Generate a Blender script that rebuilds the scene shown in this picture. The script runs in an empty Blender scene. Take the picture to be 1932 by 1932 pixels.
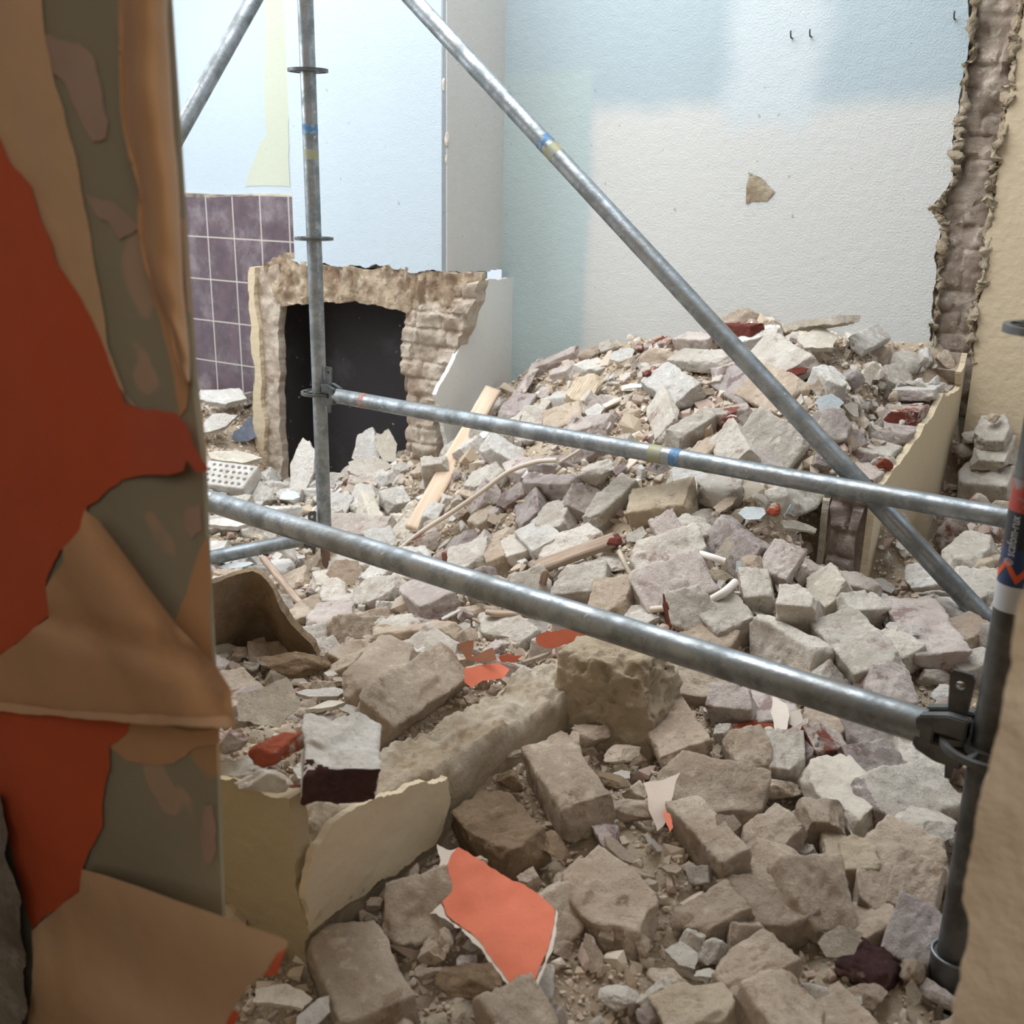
import bpy, bmesh, math, random
import numpy as np
from mathutils import Vector, Matrix, noise as mnoise
from mathutils.geometry import delaunay_2d_cdt

random.seed(11)
RNG = np.random.default_rng(11)
SC = bpy.context.scene
COL = SC.collection
PI = math.pi

# ------------------------------------------------------------------ camera
FPX = 2000.0
TH = math.atan(FPX / 6455.0)
ROLL = math.radians(1.07)
CT, ST = math.cos(TH), math.sin(TH)
CAMLOC = Vector((0, 0, 1.6))
FW = Vector((0, CT, -ST))
U0 = Vector((0, ST, CT))
R0 = Vector((1, 0, 0))
CR = R0 * math.cos(ROLL) + U0 * math.sin(ROLL)
CU = U0 * math.cos(ROLL) - R0 * math.sin(ROLL)
cam = bpy.data.cameras.new('camera')
camo = bpy.data.objects.new('camera', cam)
COL.objects.link(camo)
m = Matrix((CR, CU, -FW)).transposed().to_4x4()
m.translation = CAMLOC
camo.matrix_world = m
cam.sensor_width = 36.0
cam.sensor_height = 36.0
cam.lens = 36.0 * FPX / 1932.0
cam.clip_start = 0.05
cam.dof.use_dof = True
cam.dof.focus_distance = 2.55
cam.dof.aperture_fstop = 7.0
SC.camera = camo

# ------------------------------------------------------------------ world, lights, exposure
w = bpy.data.worlds.new('world')
SC.world = w
w.use_nodes = True
bg = w.node_tree.nodes['Background']
bg.inputs[0].default_value = (0.80, 0.90, 1.0, 1)
bg.inputs[1].default_value = 0.9

def area(name, loc, target, sx, sy, power, col):
    l = bpy.data.lights.new(name, 'AREA')
    l.shape = 'RECTANGLE'
    l.size = sx; l.size_y = sy; l.energy = power; l.color = col
    o = bpy.data.objects.new(name, l)
    COL.objects.link(o)
    o.location = loc
    d = (Vector(target) - Vector(loc)).normalized()
    o.rotation_euler = d.to_track_quat('-Z', 'Y').to_euler()
    return o
area('skylight', (-0.55, 3.4, 3.75), (-0.1, 3.5, 0.5), 3.0, 2.2, 128, (0.97, 0.985, 1.0))
area('yard_window_light', (-2.6, 3.6, 2.4), (-0.6, 3.9, 0.5), 1.6, 1.8, 38, (0.95, 0.98, 1.0))
area('near_room_fill', (0.15, -1.1, 2.35), (0.0, 1.6, 0.8), 1.0, 0.7, 14, (1.0, 0.92, 0.82))  # added warm fill from behind the camera, no known lamp there
SC.view_settings.view_transform = 'Standard'
SC.view_settings.look = 'None'
SC.view_settings.exposure = 0.14
SC.view_settings.gamma = 1.0
SC.view_settings.use_curve_mapping = False
SC.cycles.max_bounces = 8
SC.cycles.diffuse_bounces = 3
SC.cycles.glossy_bounces = 2

# ------------------------------------------------------------------ pixel helpers
def ray(px, py):
    return FW + CR * ((px - 966.0) / FPX) + CU * ((966.0 - py) / FPX)
def at_Y(px, py, Y):
    r = ray(px, py)
    return CAMLOC + r * (Y / r.y)
def at_Z(px, py, z):
    r = ray(px, py)
    return CAMLOC + r * ((z - CAMLOC.z) / r.z)
def at_plane(px, py, p, n):
    r = ray(px, py)
    return CAMLOC + r * ((Vector(p) - CAMLOC).dot(n) / r.dot(n))
def project(P):
    d = Vector(P) - CAMLOC
    z = d.dot(FW)
    return (966 + FPX * d.dot(CR) / z, 966 - FPX * d.dot(CU) / z, z)

DA = Vector((0.842, -0.5395, 0)).normalized()     # along the back walls, towards the right
DB = Vector((-DA.y, DA.x, 0))                      # away from the camera, square to them

class Frame:
    """local x along a wall, local y into it, z up"""
    def __init__(s, origin, xd, flip=False):
        s.o = Vector((origin[0], origin[1], 0)); s.x = Vector(xd).normalized()
        s.y = Vector((-s.x.y, s.x.x, 0)); s.z = Vector((0, 0, 1))
        s.m = Matrix((s.x, s.y, s.z)).transposed().to_4x4(); s.m.translation = s.o
    def uz(s, px, py):
        P = at_plane(px, py, s.o, s.y)
        return ((P - s.o).dot(s.x), P.z)

# ------------------------------------------------------------------ object helpers
def tag(o, label=None, cat=None, group=None, kind=None):
    if label: o['label'] = label
    if cat: o['category'] = cat
    if group: o['group'] = group
    if kind: o['kind'] = kind
    return o
def link(name, me, mat=None, parent=None):
    if me.name.startswith('tmp'): me.name = name
    o = bpy.data.objects.new(name, me)
    COL.objects.link(o)
    if mat is not None and len(me.materials) == 0:
        me.materials.append(mat)
    if parent is not None: o.parent = parent
    return o
def empty(name, loc=(0, 0, 0)):
    o = bpy.data.objects.new(name, None)
    o.empty_display_size = 0.05
    o.location = loc
    COL.objects.link(o)
    return o
def mesh_np(V, F, smooth=True, name='tmp'):
    me = bpy.data.meshes.new(name)
    V = np.asarray(V, dtype=np.float32)
    F = np.asarray(F, dtype=np.int32)
    k = F.shape[1]
    me.vertices.add(len(V)); me.vertices.foreach_set('co', V.ravel())
    me.loops.add(F.size); me.loops.foreach_set('vertex_index', F.ravel())
    me.polygons.add(len(F))
    me.polygons.foreach_set('loop_start', np.arange(0, F.size, k, dtype=np.int32))
    me.polygons.foreach_set('loop_total', np.full(len(F), k, dtype=np.int32))
    me.update(calc_edges=True)
    me.polygons.foreach_set('use_smooth', np.full(len(F), bool(smooth)))
    me.validate()
    return me
def from_bm(bm, smooth=False, angle=None):
    me = bpy.data.meshes.new('tmp')
    bmesh.ops.recalc_face_normals(bm, faces=bm.faces)
    bm.to_mesh(me); bm.free()
    if smooth:
        for p in me.polygons: p.use_smooth = True
    if angle is not None:
        me.set_sharp_from_angle(angle=math.radians(angle))
    return me

# numpy value noise ------------------------------------------------
def _h(ix, iy, iz, seed):
    n = (ix * 374761393 + iy * 668265263 + iz * 2147483647 + seed * 144665) & 0xffffffff
    n = ((n ^ (n >> 13)) * 1274126177) & 0xffffffff
    n = (n ^ (n >> 16)) & 0xffff
    return n / 65535.0
def vnoise(P, scale, seed=0):
    Q = np.asarray(P, dtype=np.float64) * scale + 1000.37
    I = np.floor(Q).astype(np.int64); f = Q - I
    f = f * f * (3 - 2 * f)
    r = 0
    for dx in (0, 1):
        wx = f[:, 0] if dx else 1 - f[:, 0]
        for dy in (0, 1):
            wy = f[:, 1] if dy else 1 - f[:, 1]
            for dz in (0, 1):
                wz = f[:, 2] if dz else 1 - f[:, 2]
                r = r + wx * wy * wz * _h(I[:, 0] + dx, I[:, 1] + dy, I[:, 2] + dz, seed)
    return r * 2 - 1
def fbm(P, scale, octs=4, seed=0, gain=0.5):
    a, r = 1.0, 0
    for k in range(octs):
        r = r + a * vnoise(P, scale * 2 ** k, seed + k * 17)
        a *= gain
    return r

# rounded, chipped, roughened box -----------------------------------
def box_grid(nx, ny, nz):
    """closed grid of a cube surface in [-1,1]^3, welded"""
    bm = bmesh.new()
    key = {}
    def vert(i, j, k):
        t = (i, j, k)
        if t not in key:
            key[t] = bm.verts.new((2 * i / nx - 1, 2 * j / ny - 1, 2 * k / nz - 1))
        return key[t]
    def quad(a, b, c, d): bm.faces.new((vert(*a), vert(*b), vert(*c), vert(*d)))
    for i in range(nx):
        for j in range(ny):
            quad((i, j, 0), (i, j + 1, 0), (i + 1, j + 1, 0), (i + 1, j, 0))
            quad((i, j, nz), (i + 1, j, nz), (i + 1, j + 1, nz), (i, j + 1, nz))
    for i in range(nx):
        for k in range(nz):
            quad((i, 0, k), (i + 1, 0, k), (i + 1, 0, k + 1), (i, 0, k + 1))
            quad((i, ny, k), (i, ny, k + 1), (i + 1, ny, k + 1), (i + 1, ny, k))
    for j in range(ny):
        for k in range(nz):
            quad((0, j, k), (0, j, k + 1), (0, j + 1, k + 1), (0, j + 1, k))
            quad((nx, j, k), (nx, j + 1, k), (nx, j + 1, k + 1), (nx, j, k + 1))
    bm.verts.ensure_lookup_table()
    V = np.array([v.co[:] for v in bm.verts]); bm.verts.index_update()
    F = np.array([[v.index for v in f.verts] for f in bm.faces])
    bm.free()
    return V, F
def cut(V, n, d, seed, rough=0.002):
    """push everything beyond the plane back on to it, roughly"""
    n = np.array(n, dtype=float); n /= np.linalg.norm(n)
    s = V @ n - d + fbm(V, 38, 3, seed) * rough
    V -= np.outer(np.clip(s, 0, None), n)
    return V
def rough_box(hx, hy, hz, cell=0.007, r=0.006, amp=0.0022, seed=0, cuts=(), chips=3, chip=0.02, smooth=True, crough=0.003, mortar=0.0):
    nx, ny, nz = [max(2, int(round(2 * h / cell))) for h in (hx, hy, hz)]
    V, F = box_grid(nx, ny, nz)
    h = np.array([hx, hy, hz])
    P = V * h
    inner = np.clip(P, -(h - r), h - r)
    D = P - inner
    L = np.linalg.norm(D, axis=1, keepdims=True)
    # spherical edge rounding
    P = inner + np.where(L > 1e-9, D / np.maximum(L, 1e-9) * np.minimum(L, r), 0)
    rg = np.random.default_rng(seed + 5)
    for c in range(chips):
        sg = rg.choice([-1, 1], 3)
        n = sg * rg.uniform(0.25, 1.0, 3)
        n /= np.linalg.norm(n)
        dist = np.dot(sg * h, n) - rg.uniform(0.4, 1.2) * chip
        P = cut(P, n, dist, seed * 7 + c, crough)
    for c, (n, d) in enumerate(cuts):
        P = cut(P, n, d, seed * 11 + c, crough * 1.6)
    N = P / np.maximum(np.linalg.norm(P / h, axis=1, keepdims=True), 1e-6) / h
    N /= np.maximum(np.linalg.norm(N, axis=1, keepdims=True), 1e-9)
    dsp = fbm(P, 26, 4, seed + 31) * amp + np.clip(fbm(P, 55, 3, seed + 77) - 0.25, 0, 1) * amp * 1.5
    bed = np.clip((np.abs(V[:, 2]) - 0.7) / 0.3, 0, 1) * (0.4 + 0.6 * (V[:, 2] * (1 if seed % 2 else -1) > 0))
    P = P + np.column_stack([fbm(P, 7, 2, seed + 61 + k) for k in range(3)]) * mortar * 0.45
    dsp = dsp + fbm(P, 85, 3, seed + 71) * amp * 0.45
    dsp = dsp + np.clip((fbm(P, 13, 3, seed + 55) - 0.05) * 5, 0, 1) * mortar * bed * (0.75 + 0.35 * fbm(P, 50, 3, seed + 56))
    pit = np.clip(fbm(P, 70, 2, seed + 99) - 0.55, 0, 1) * amp * 3
    P = P + N * (dsp - pit)[:, None]
    return mesh_np(P, F, smooth)
def angular(rad, seed, squash=(1, 1, 1), planes=11, sub=4, amp=0.05, lo=0.5, hi=0.9):
    """angular broken lump of about unit size times rad"""
    bm = bmesh.new()
    bmesh.ops.create_icosphere(bm, subdivisions=sub, radius=1.0)
    bm.verts.ensure_lookup_table()
    V = np.array([v.co[:] for v in bm.verts])
    F = np.array([[v.index for v in f.verts] for f in bm.faces]); bm.free()
    rg = np.random.default_rng(seed)
    for c in range(planes):
        n = rg.normal(size=3); n /= np.linalg.norm(n)
        d = rg.uniform(lo, hi)
        s = V @ n - d + fbm(V, 3.0, 2, seed + c) * 0.04
        V -= np.outer(np.clip(s, 0, None), n)
    V = V + V / np.linalg.norm(V, axis=1, keepdims=True) * (fbm(V, 3.5, 5, seed + 3, 0.6) * amp * 1.3)[:, None]
    V = V * np.array(squash) * rad
    return mesh_np(V, F, True)

# flat slab from an outline, optional interior grid and relief ---------
def fractal(pts, closed=True, amp=0.12, minlen=0.008, seed=0, ragged=None):
    rg = random.Random(seed)
    out = []
    n = len(pts)
    for i in range(n if closed else n - 1):
        a = Vector(pts[i]); b = Vector(pts[(i + 1) % n])
        seg = [a, b]
        if ragged is None or ragged[i]:
            k = amp
            while (seg[1] - seg[0]).length > minlen and len(seg) < 600:
                ns = [seg[0]]
                for j in range(len(seg) - 1):
                    d = seg[j + 1] - seg[j]
                    mid = (seg[j] + seg[j + 1]) / 2 + Vector((-d.y, d.x)) * rg.uniform(-k, k)
                    ns += [mid, seg[j + 1]]
                seg = ns
        out += seg[:-1]
    if not closed: out.append(Vector(pts[-1]))
    return out
def inside(poly, P):
    x, y = P[:, 0], P[:, 1]
    c = np.zeros(len(P), dtype=bool)
    n = len(poly); j = n - 1
    for i in range(n):
        xi, yi = poly[i]; xj, yj = poly[j]
        cond = ((yi > y) != (yj > y)) & (x < (xj - xi) * (y - yi) / (yj - yi + 1e-12) + xi)
        c ^= cond; j = i
    return c
def tri2d(poly, cell=None, seed=0):
    pts = [Vector((p[0], p[1])) for p in poly]
    n = len(pts)
    allp = list(pts)
    if cell:
        A = np.array([[p.x, p.y] for p in pts])
        lo, hi = A.min(0), A.max(0)
        gx = np.arange(lo[0] + cell / 2, hi[0], cell); gy = np.arange(lo[1] + cell / 2, hi[1], cell)
        if len(gx) and len(gy):
            G = np.stack(np.meshgrid(gx, gy), -1).reshape(-1, 2)
            G += np.random.default_rng(seed).uniform(-.3, .3, G.shape) * cell
            G = G[inside(A, G)]
            allp += [Vector(g) for g in G]
    r = delaunay_2d_cdt(allp, [(i, (i + 1) % n) for i in range(n)], [list(range(n))], 1, 1e-5)
    return [(v.x, v.y) for v in r[0]], [tuple(f) for f in r[2]]
def slab(poly, thick, cell=None, relief=None, back=None, seed=0, smooth=True, bend=None):
    """poly in (u,z); front at y=0 (relief pushes to -y = towards the viewer), back at +thick. bend(u,z)->y offset for both sides"""
    V2, F = tri2d(poly, cell, seed)
    A = np.array(V2)
    rel = relief(A) if relief is not None else np.zeros(len(A))
    bd = bend(A) if bend is not None else np.zeros(len(A))
    n = len(A)
    front = np.column_stack([A[:, 0], -rel + bd, A[:, 1]])
    backv = np.column_stack([A[:, 0], np.full(n, thick) + bd, A[:, 1]])
    bm = bmesh.new()
    fv = [bm.verts.new(p) for p in front]; bv = [bm.verts.new(p) for p in backv]
    for f in F:
        try:
            bm.faces.new([fv[i] for i in f]); bm.faces.new([bv[i] for i in reversed(f)])
        except ValueError: pass
    bm.edges.ensure_lookup_table()
    idx = {v: i for i, v in enumerate(fv)}
    for e in [e for e in bm.edges if len(e.link_faces) == 1 and e.verts[0] in idx and e.verts[1] in idx]:
        a, b = idx[e.verts[0]], idx[e.verts[1]]
        bm.faces.new([fv[a], fv[b], bv[b], bv[a]])
    me = from_bm(bm, smooth and cell is not None, 40 if cell is not None else None)
    return me
def px_poly(fr, pts): return [fr.uz(*p) for p in pts]

# tubes ---------------------------------------------------------------
def tube_mesh(P, rad, seg=24, caps=True, wob=0.0, inner=None):
    P = [Vector(p) for p in P]
    V, F = [], []
    n = len(P)
    up = None
    for i, p in enumerate(P):
        t = (P[min(i + 1, n - 1)] - P[max(i - 1, 0)]).normalized()
        if up is None:
            up = t.orthogonal().normalized()
        up = (up - t * up.dot(t)).normalized()
        s = t.cross(up)
        r = rad[i] if hasattr(rad, '__len__') else rad
        for k in range(seg):
            a = 2 * PI * k / seg
            rr = r * (1 + wob * mnoise.noise(Vector((p.x * 9, p.y * 9 + k, p.z * 9))))
            V.append(p + (up * math.cos(a) + s * math.sin(a)) * rr)
    bm = bmesh.new()
    vs = [bm.verts.new(v) for v in V]
    for i in range(n - 1):
        for k in range(seg):
            a = i * seg + k; b = i * seg + (k + 1) % seg
            bm.faces.new((vs[a], vs[b], vs[b + seg], vs[a + seg]))
    if caps:
        bm.faces.new(vs[:seg][::-1]); bm.faces.new(vs[-seg:])
    me = from_bm(bm, True, 45)
    return me
def lerp_pts(a, b, n):
    a, b = Vector(a), Vector(b)
    return [a.lerp(b, i / (n - 1)) for i in range(n)]
def catmull(pts, n=10):
    pts = [Vector(p) for p in pts]
    P = [pts[0] * 2 - pts[1]] + pts + [pts[-1] * 2 - pts[-2]]
    out = []
    for i in range(1, len(P) - 2):
        for k in range(n):
            t = k / n
            a, b, c, d = P[i - 1:i + 3]
            out.append(0.5 * ((2 * b) + (c - a) * t + (2 * a - 5 * b + 4 * c - d) * t * t + (3 * b - a - 3 * c + d) * t ** 3))
    out.append(pts[-1])
    return out

# ------------------------------------------------------------------ materials
class NT:
    def __init__(s, name, rough=0.9, metal=0.0, spec=None):
        s.mat = bpy.data.materials.new(name); s.mat.use_nodes = True
        s.t = s.mat.node_tree; s.n = s.t.nodes; s.b = s.n['Principled BSDF']
        s.b.inputs['Roughness'].default_value = rough
        s.b.inputs['Metallic'].default_value = metal
        if spec is not None: s.b.inputs['Specular IOR Level'].default_value = spec
        s.tc = s.n.new('ShaderNodeTexCoord').outputs['Object']
    def L(s, a, b): s.t.links.new(a, b)
    def val(s, x, inp):
        if hasattr(x, 'is_linked'): s.L(x, inp)
        else: inp.default_value = x if not isinstance(x, tuple) or len(x) != 3 else (*x, 1)
    def noise(s, scale, detail=4, rough=0.55, vec=None, dist=0.0, w=None):
        n = s.n.new('ShaderNodeTexNoise')
        if w is not None:
            n.noise_dimensions = '4D'; s.val(w, n.inputs['W'])
        n.inputs['Scale'].default_value = scale; n.inputs['Detail'].default_value = detail
        n.inputs['Roughness'].default_value = rough; n.inputs['Distortion'].default_value = dist
        s.L(vec if vec is not None else s.tc, n.inputs['Vector'])
        return n.outputs['Fac']
    def voro(s, scale, feature='F1', vec=None):
        n = s.n.new('ShaderNodeTexVoronoi'); n.feature = feature
        n.inputs['Scale'].default_value = scale
        s.L(vec if vec is not None else s.tc, n.inputs['Vector'])
        return n
    def ramp(s, x, lo, hi, a=0.0, b=1.0, smooth=True):
        n = s.n.new('ShaderNodeMapRange')
        if smooth: n.interpolation_type = 'SMOOTHSTEP'
        s.val(x, n.inputs['Value'])
        n.inputs['From Min'].default_value = lo; n.inputs['From Max'].default_value = hi
        n.inputs['To Min'].default_value = a; n.inputs['To Max'].default_value = b
        return n.outputs['Result']
    def math(s, op, a, b=0.0):
        n = s.n.new('ShaderNodeMath'); n.operation = op
        s.val(a, n.inputs[0]); s.val(b, n.inputs[1])
        return n.outputs[0]
    def mix(s, f, a, b):
        n = s.n.new('ShaderNodeMix'); n.data_type = 'RGBA'
        s.val(f, n.inputs['Factor']); s.val(a, n.inputs[6]); s.val(b, n.inputs[7])
        return n.outputs[2]
    def bump(s, h, dist, strength=1.0, prev=None):
        n = s.n.new('ShaderNodeBump'); n.inputs['Distance'].default_value = dist
        n.inputs['Strength'].default_value = strength
        s.L(h, n.inputs['Height'])
        if prev is not None: s.L(prev, n.inputs['Normal'])
        return n.outputs['Normal']
    def xyz(s, vec=None):
        n = s.n.new('ShaderNodeSeparateXYZ'); s.L(vec if vec is not None else s.tc, n.inputs[0])
        return n.outputs[0], n.outputs[1], n.outputs[2]
    def box(s, u, z, u0, u1, z0, z1, soft=0.01):
        a = s.math('MULTIPLY', s.ramp(u, u0 - soft, u0 + soft), s.ramp(u, u1 - soft, u1 + soft, 1, 0))
        b = s.math('MULTIPLY', s.ramp(z, z0 - soft, z0 + soft), s.ramp(z, z1 - soft, z1 + soft, 1, 0))
        return s.math('MULTIPLY', a, b)
    def out(s, color, normal=None, rough=None):
        s.val(color, s.b.inputs['Base Color'])
        if normal is not None: s.L(normal, s.b.inputs['Normal'])
        if rough is not None: s.val(rough, s.b.inputs['Roughness'])
        return s.mat
def lin(r, g, b):
    f = lambda c: (c / 255 / 12.92) if c / 255 <= 0.04045 else ((c / 255 + 0.055) / 1.055) ** 2.4
    return (f(r), f(g), f(b))

def rubble_mat(name, c1, c2, core=None, amt=0.0, grime=0.25, bscale=1.0):
    t = NT(name, 0.95, spec=0.2)
    t.tc = t.n.new('ShaderNodeNewGeometry').outputs['Position']
    rnd = t.n.new('ShaderNodeObjectInfo').outputs['Random']
    w4 = t.math('MULTIPLY', rnd, 37.0)
    n1 = t.noise(9, 5, 0.6, w=w4)
    col = t.mix(t.ramp(n1, 0.36, 0.64), c1, c2)
    # slight tone per object
    tone = t.ramp(rnd, 0, 1, 0.84, 1.1, False)
    hsv = t.n.new('ShaderNodeHueSaturation'); t.L(col, hsv.inputs['Color']); t.L(tone, hsv.inputs['Value'])
    col = hsv.outputs[0]
    if core is not None:
        n2 = t.noise(13, 6, 0.62, w=t.math('ADD', w4, 11.0), dist=0.3)
        th = 0.62 - amt
        col = t.mix(t.ramp(n2, th, th + 0.07), col, core)
    # grit specks and pits
    n3 = t.noise(120, 4, 0.7, w=w4)
    col = t.mix(t.ramp(n3, 0.56, 0.70, 0, grime * 1.5), col, lin(112, 96, 86))
    n4 = t.noise(38, 6, 0.68, w=t.math('ADD', w4, 5.0))
    col = t.mix(t.ramp(n4, 0.52, 0.66, 0, 0.6), col, tuple(min(1, c_ * 1.16) for c_ in c1))
    n5 = t.noise(21, 6, 0.7, w=t.math('ADD', w4, 8.0))
    col = t.mix(t.ramp(n5, 0.54, 0.68, 0, 0.5), col, tuple(c_ * 0.72 for c_ in c2))
    h = t.noise(70, 8, 0.68, w=w4)
    b1 = t.bump(h, 0.012 * bscale, 1.0)
    cr = t.noise(34, 5, 0.6, w=t.math('ADD', w4, 3.0), dist=0.6)
    crk = t.ramp(t.math('ABSOLUTE', t.math('SUBTRACT', cr, 0.5)), 0.0, 0.012, 0, 1)
    gate = t.ramp(t.noise(10, 2, 0.5, w=w4), 0.5, 0.6)
    crk = t.math('MAXIMUM', crk, t.math('SUBTRACT', 1.0, gate))
    b1 = t.bump(crk, 0.003 * bscale, 0.8, b1)
    h2 = t.noise(320, 4, 0.7, w=w4)
    b2 = t.bump(h2, 0.002, 1.0, b1)
    return t.out(col, b2)
RED = lin(138, 84, 72)
M = {}
M['cream'] = rubble_mat('cream dusted brick', lin(224, 216, 204), lin(206, 196, 182), lin(176, 156, 144), 0.03)
M['white'] = rubble_mat('white plaster dust', lin(232, 228, 221), lin(216, 209, 199), None)
M['pink'] = rubble_mat('pinkish dusted brick', lin(212, 201, 192), lin(192, 177, 170), lin(160, 138, 132), 0.06)
M['purple'] = rubble_mat('purple dusted brick', lin(194, 183, 177), lin(170, 157, 152), lin(142, 124, 120), 0.08)
M['tan'] = rubble_mat('tan dusted brick', lin(211, 194, 174), lin(190, 170, 150), lin(164, 142, 120), 0.04)
M['red'] = rubble_mat('red broken brick', lin(212, 201, 190), lin(192, 176, 164), RED, 0.10)
M['bare'] = rubble_mat('bare red brick core', lin(130, 70, 58), lin(112, 58, 50), lin(196, 176, 162), 0.06)
M['dark'] = rubble_mat('dark purple brick core', lin(90, 62, 60), lin(76, 54, 54), lin(168, 142, 134), 0.02)
M['orange'] = rubble_mat('orange red brick core', lin(176, 92, 66), lin(150, 76, 56), lin(208, 184, 164), 0.07)
M['mud'] = rubble_mat('hairy clay plaster', lin(166, 143, 116), lin(142, 119, 94), lin(184, 162, 138), 0.03, 0.45, 1.5)
M['clay'] = rubble_mat('ochre clay lump', lin(208, 192, 168), lin(188, 170, 145), lin(206, 190, 168), 0.04)
M['plaster'] = rubble_mat('pale plaster piece', lin(222, 214, 199), lin(208, 198, 182), None, 0, 0.12, 0.5)
M['mint'] = rubble_mat('pale mint painted plaster', lin(216, 224, 226), lin(206, 216, 218), None, 0, 0.08, 0.3)
M['slate'] = rubble_mat('blue grey slate tile', lin(128, 136, 150), lin(112, 120, 134), lin(170, 170, 172), 0.03, 0.1, 0.3)
# ================================================================== SETTING
BREAST = Frame((-1.06, 4.60), DA)            # front of the chimney breast
K_u = 0.0
Kpt = Vector((-0.035, 4.39, 0))
BACK = Frame(Kpt, DA)                        # large back wall
JOINT_U = BACK.uz(1755, 610)[0]

def plaster_mat(name, base, patches=(), bump=1.0, streak=0.0, wood=160.0):
    """patches: (colour, [u0,u1,z0,z1], soft, wobble)"""
    t = NT(name, 0.85, spec=0.25)
    x, y, z = t.xyz()
    wob = t.math('SUBTRACT', t.noise(2.2, 5, 0.6), 0.5)
    col = t.mix(t.ramp(t.noise(1.3, 4), 0.3, 0.7), base, tuple(c * 0.94 for c in base))
    for c, bx, soft, wb in patches:
        ux = t.math('ADD', x, t.math('MULTIPLY', wob, wb)); zz = t.math('ADD', z, t.math('MULTIPLY', wob, wb * 1.6))
        col = t.mix(t.box(ux, zz, *bx, soft), col, c)
    # small knocks and specks
    v = t.noise(34, 3, 0.5)
    col = t.mix(t.ramp(v, 0.70, 0.735, 0, 0.55), col, lin(140, 132, 122))
    if streak:
        sv = t.n.new('ShaderNodeCombineXYZ'); t.L(t.math('MULTIPLY', x, 14.0), sv.inputs[0]); t.L(t.math('MULTIPLY', z, 1.1), sv.inputs[2])
        col = t.mix(t.ramp(t.noise(1.5, 4, 0.6, sv.outputs[0]), 0.55, 0.8, 0, streak), col, lin(170, 164, 154))
    b = t.bump(t.noise(wood, 3, 0.55), 0.004 * bump, 0.8)
    b = t.bump(t.noise(28, 4, 0.5), 0.006 * bump, 0.5, b)
    return t.out(col, b)

def masonry_mat(name, dusty=0.5, c1=lin(176, 160, 146), c2=lin(140, 118, 104)):
    t = NT(name, 0.95, spec=0.15)
    x, y, z = t.xyz()
    n = t.noise(7, 6, 0.65)
    col = t.mix(t.ramp(n, 0.35, 0.65), c1, c2)
    row = t.math('FRACT', t.math('DIVIDE', t.math('ADD', z, t.math('MULTIPLY', t.math('SUBTRACT', t.noise(5, 3), 0.5), 0.03)), 0.066))
    mort = t.math('MULTIPLY', t.ramp(row, 0.12, 0.22), t.ramp(row, 0.78, 0.9, 1, 0))
    col = t.mix(t.math('MULTIPLY', mort, t.ramp(t.noise(11, 5, 0.6), 0.50, 0.62, 0, 1 - dusty)), col, lin(126, 70, 58))
    col = t.mix(t.ramp(t.noise(26, 5, 0.7), 0.52, 0.66, 0, 0.7), col, lin(206, 196, 180))
    b = t.bump(t.noise(45, 8, 0.7), 0.012, 1.0)
    b = t.bump(t.noise(220, 4, 0.7), 0.002, 0.8, b)
    return t.out(col, b)

mMas = masonry_mat('broken dusty masonry')
mMasG = masonry_mat('grey brown exposed masonry', 0.9, lin(186, 172, 158), lin(150, 134, 120))
mEdge = rubble_mat('crumbled plaster edge', lin(204, 190, 166), lin(180, 162, 136), lin(150, 120, 96), 0.04, 0.35, 1.3)
CREAM = lin(200, 184, 156)
mCream = plaster_mat('cream painted plaster', CREAM, bump=0.9, wood=40)
mCreamLow = plaster_mat('cream painted plaster of the low wall', lin(200, 184, 156), bump=0.9, wood=30)

def brick_relief(amp=0.018, seed=0, rowh=0.066, hole=0.0):
    def f(A):
        P = np.column_stack([A[:, 0], np.zeros(len(A)), A[:, 1]])
        wob = fbm(P, 6, 2, seed) * 0.008
        r = ((A[:, 1] + wob) / rowh)
        row = np.floor(r); fr = r - row
        m = np.clip(np.minimum(fr, 1 - fr) / 0.16, 0, 1)
        u = (A[:, 0] + row * 0.057) / 0.115 + _h(row.astype(np.int64), 3, 7, seed) * 0.6
        fu = u - np.floor(u)
        m = m * np.clip(np.minimum(fu, 1 - fu) / 0.07, 0, 1)
        per = _h(np.floor(u).astype(np.int64), row.astype(np.int64), 5, seed)
        return m * amp * (0.3 + 0.9 * per) + fbm(P, 22, 4, seed + 4) * amp * 0.45 + np.clip(fbm(P, 9, 3, seed + 9), -1, 1) * amp * 0.5 - np.clip(fbm(P, 12, 2, seed + 2) - 0.5, 0, 1) * hole
    return f
def rough_relief(amp, scale=14, seed=0):
    return lambda A: fbm(np.column_stack([A[:, 0], np.zeros(len(A)), A[:, 1]]), scale, 5, seed) * amp

def struct(name, me, mat, fr=None):
    o = link(name, me, mat)
    o['kind'] = 'structure'
    if fr is not None: o.matrix_world = fr.m
    return o

# ---- left alcove with tiles, blue wall ---------------------------------
BLUE = lin(186, 199, 208)
mBlue = plaster_mat('pale blue painted plaster', BLUE, bump=0.5, streak=0.12)
ALC = Frame(BREAST.o + DB * 0.24, DA)
ub = BREAST.uz(548, 300)[0]
zl = BREAST.uz(700, 507)[1]                       # underside of the sound plaster
ucr = BREAST.uz(842, 300)[0]
alc = slab([(-1.8, 0.0), (0.9, 0.0), (0.9, 3.3), (-1.8, 3.3)], 0.1)
struct('wall_alcove', alc, mBlue, ALC)
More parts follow.
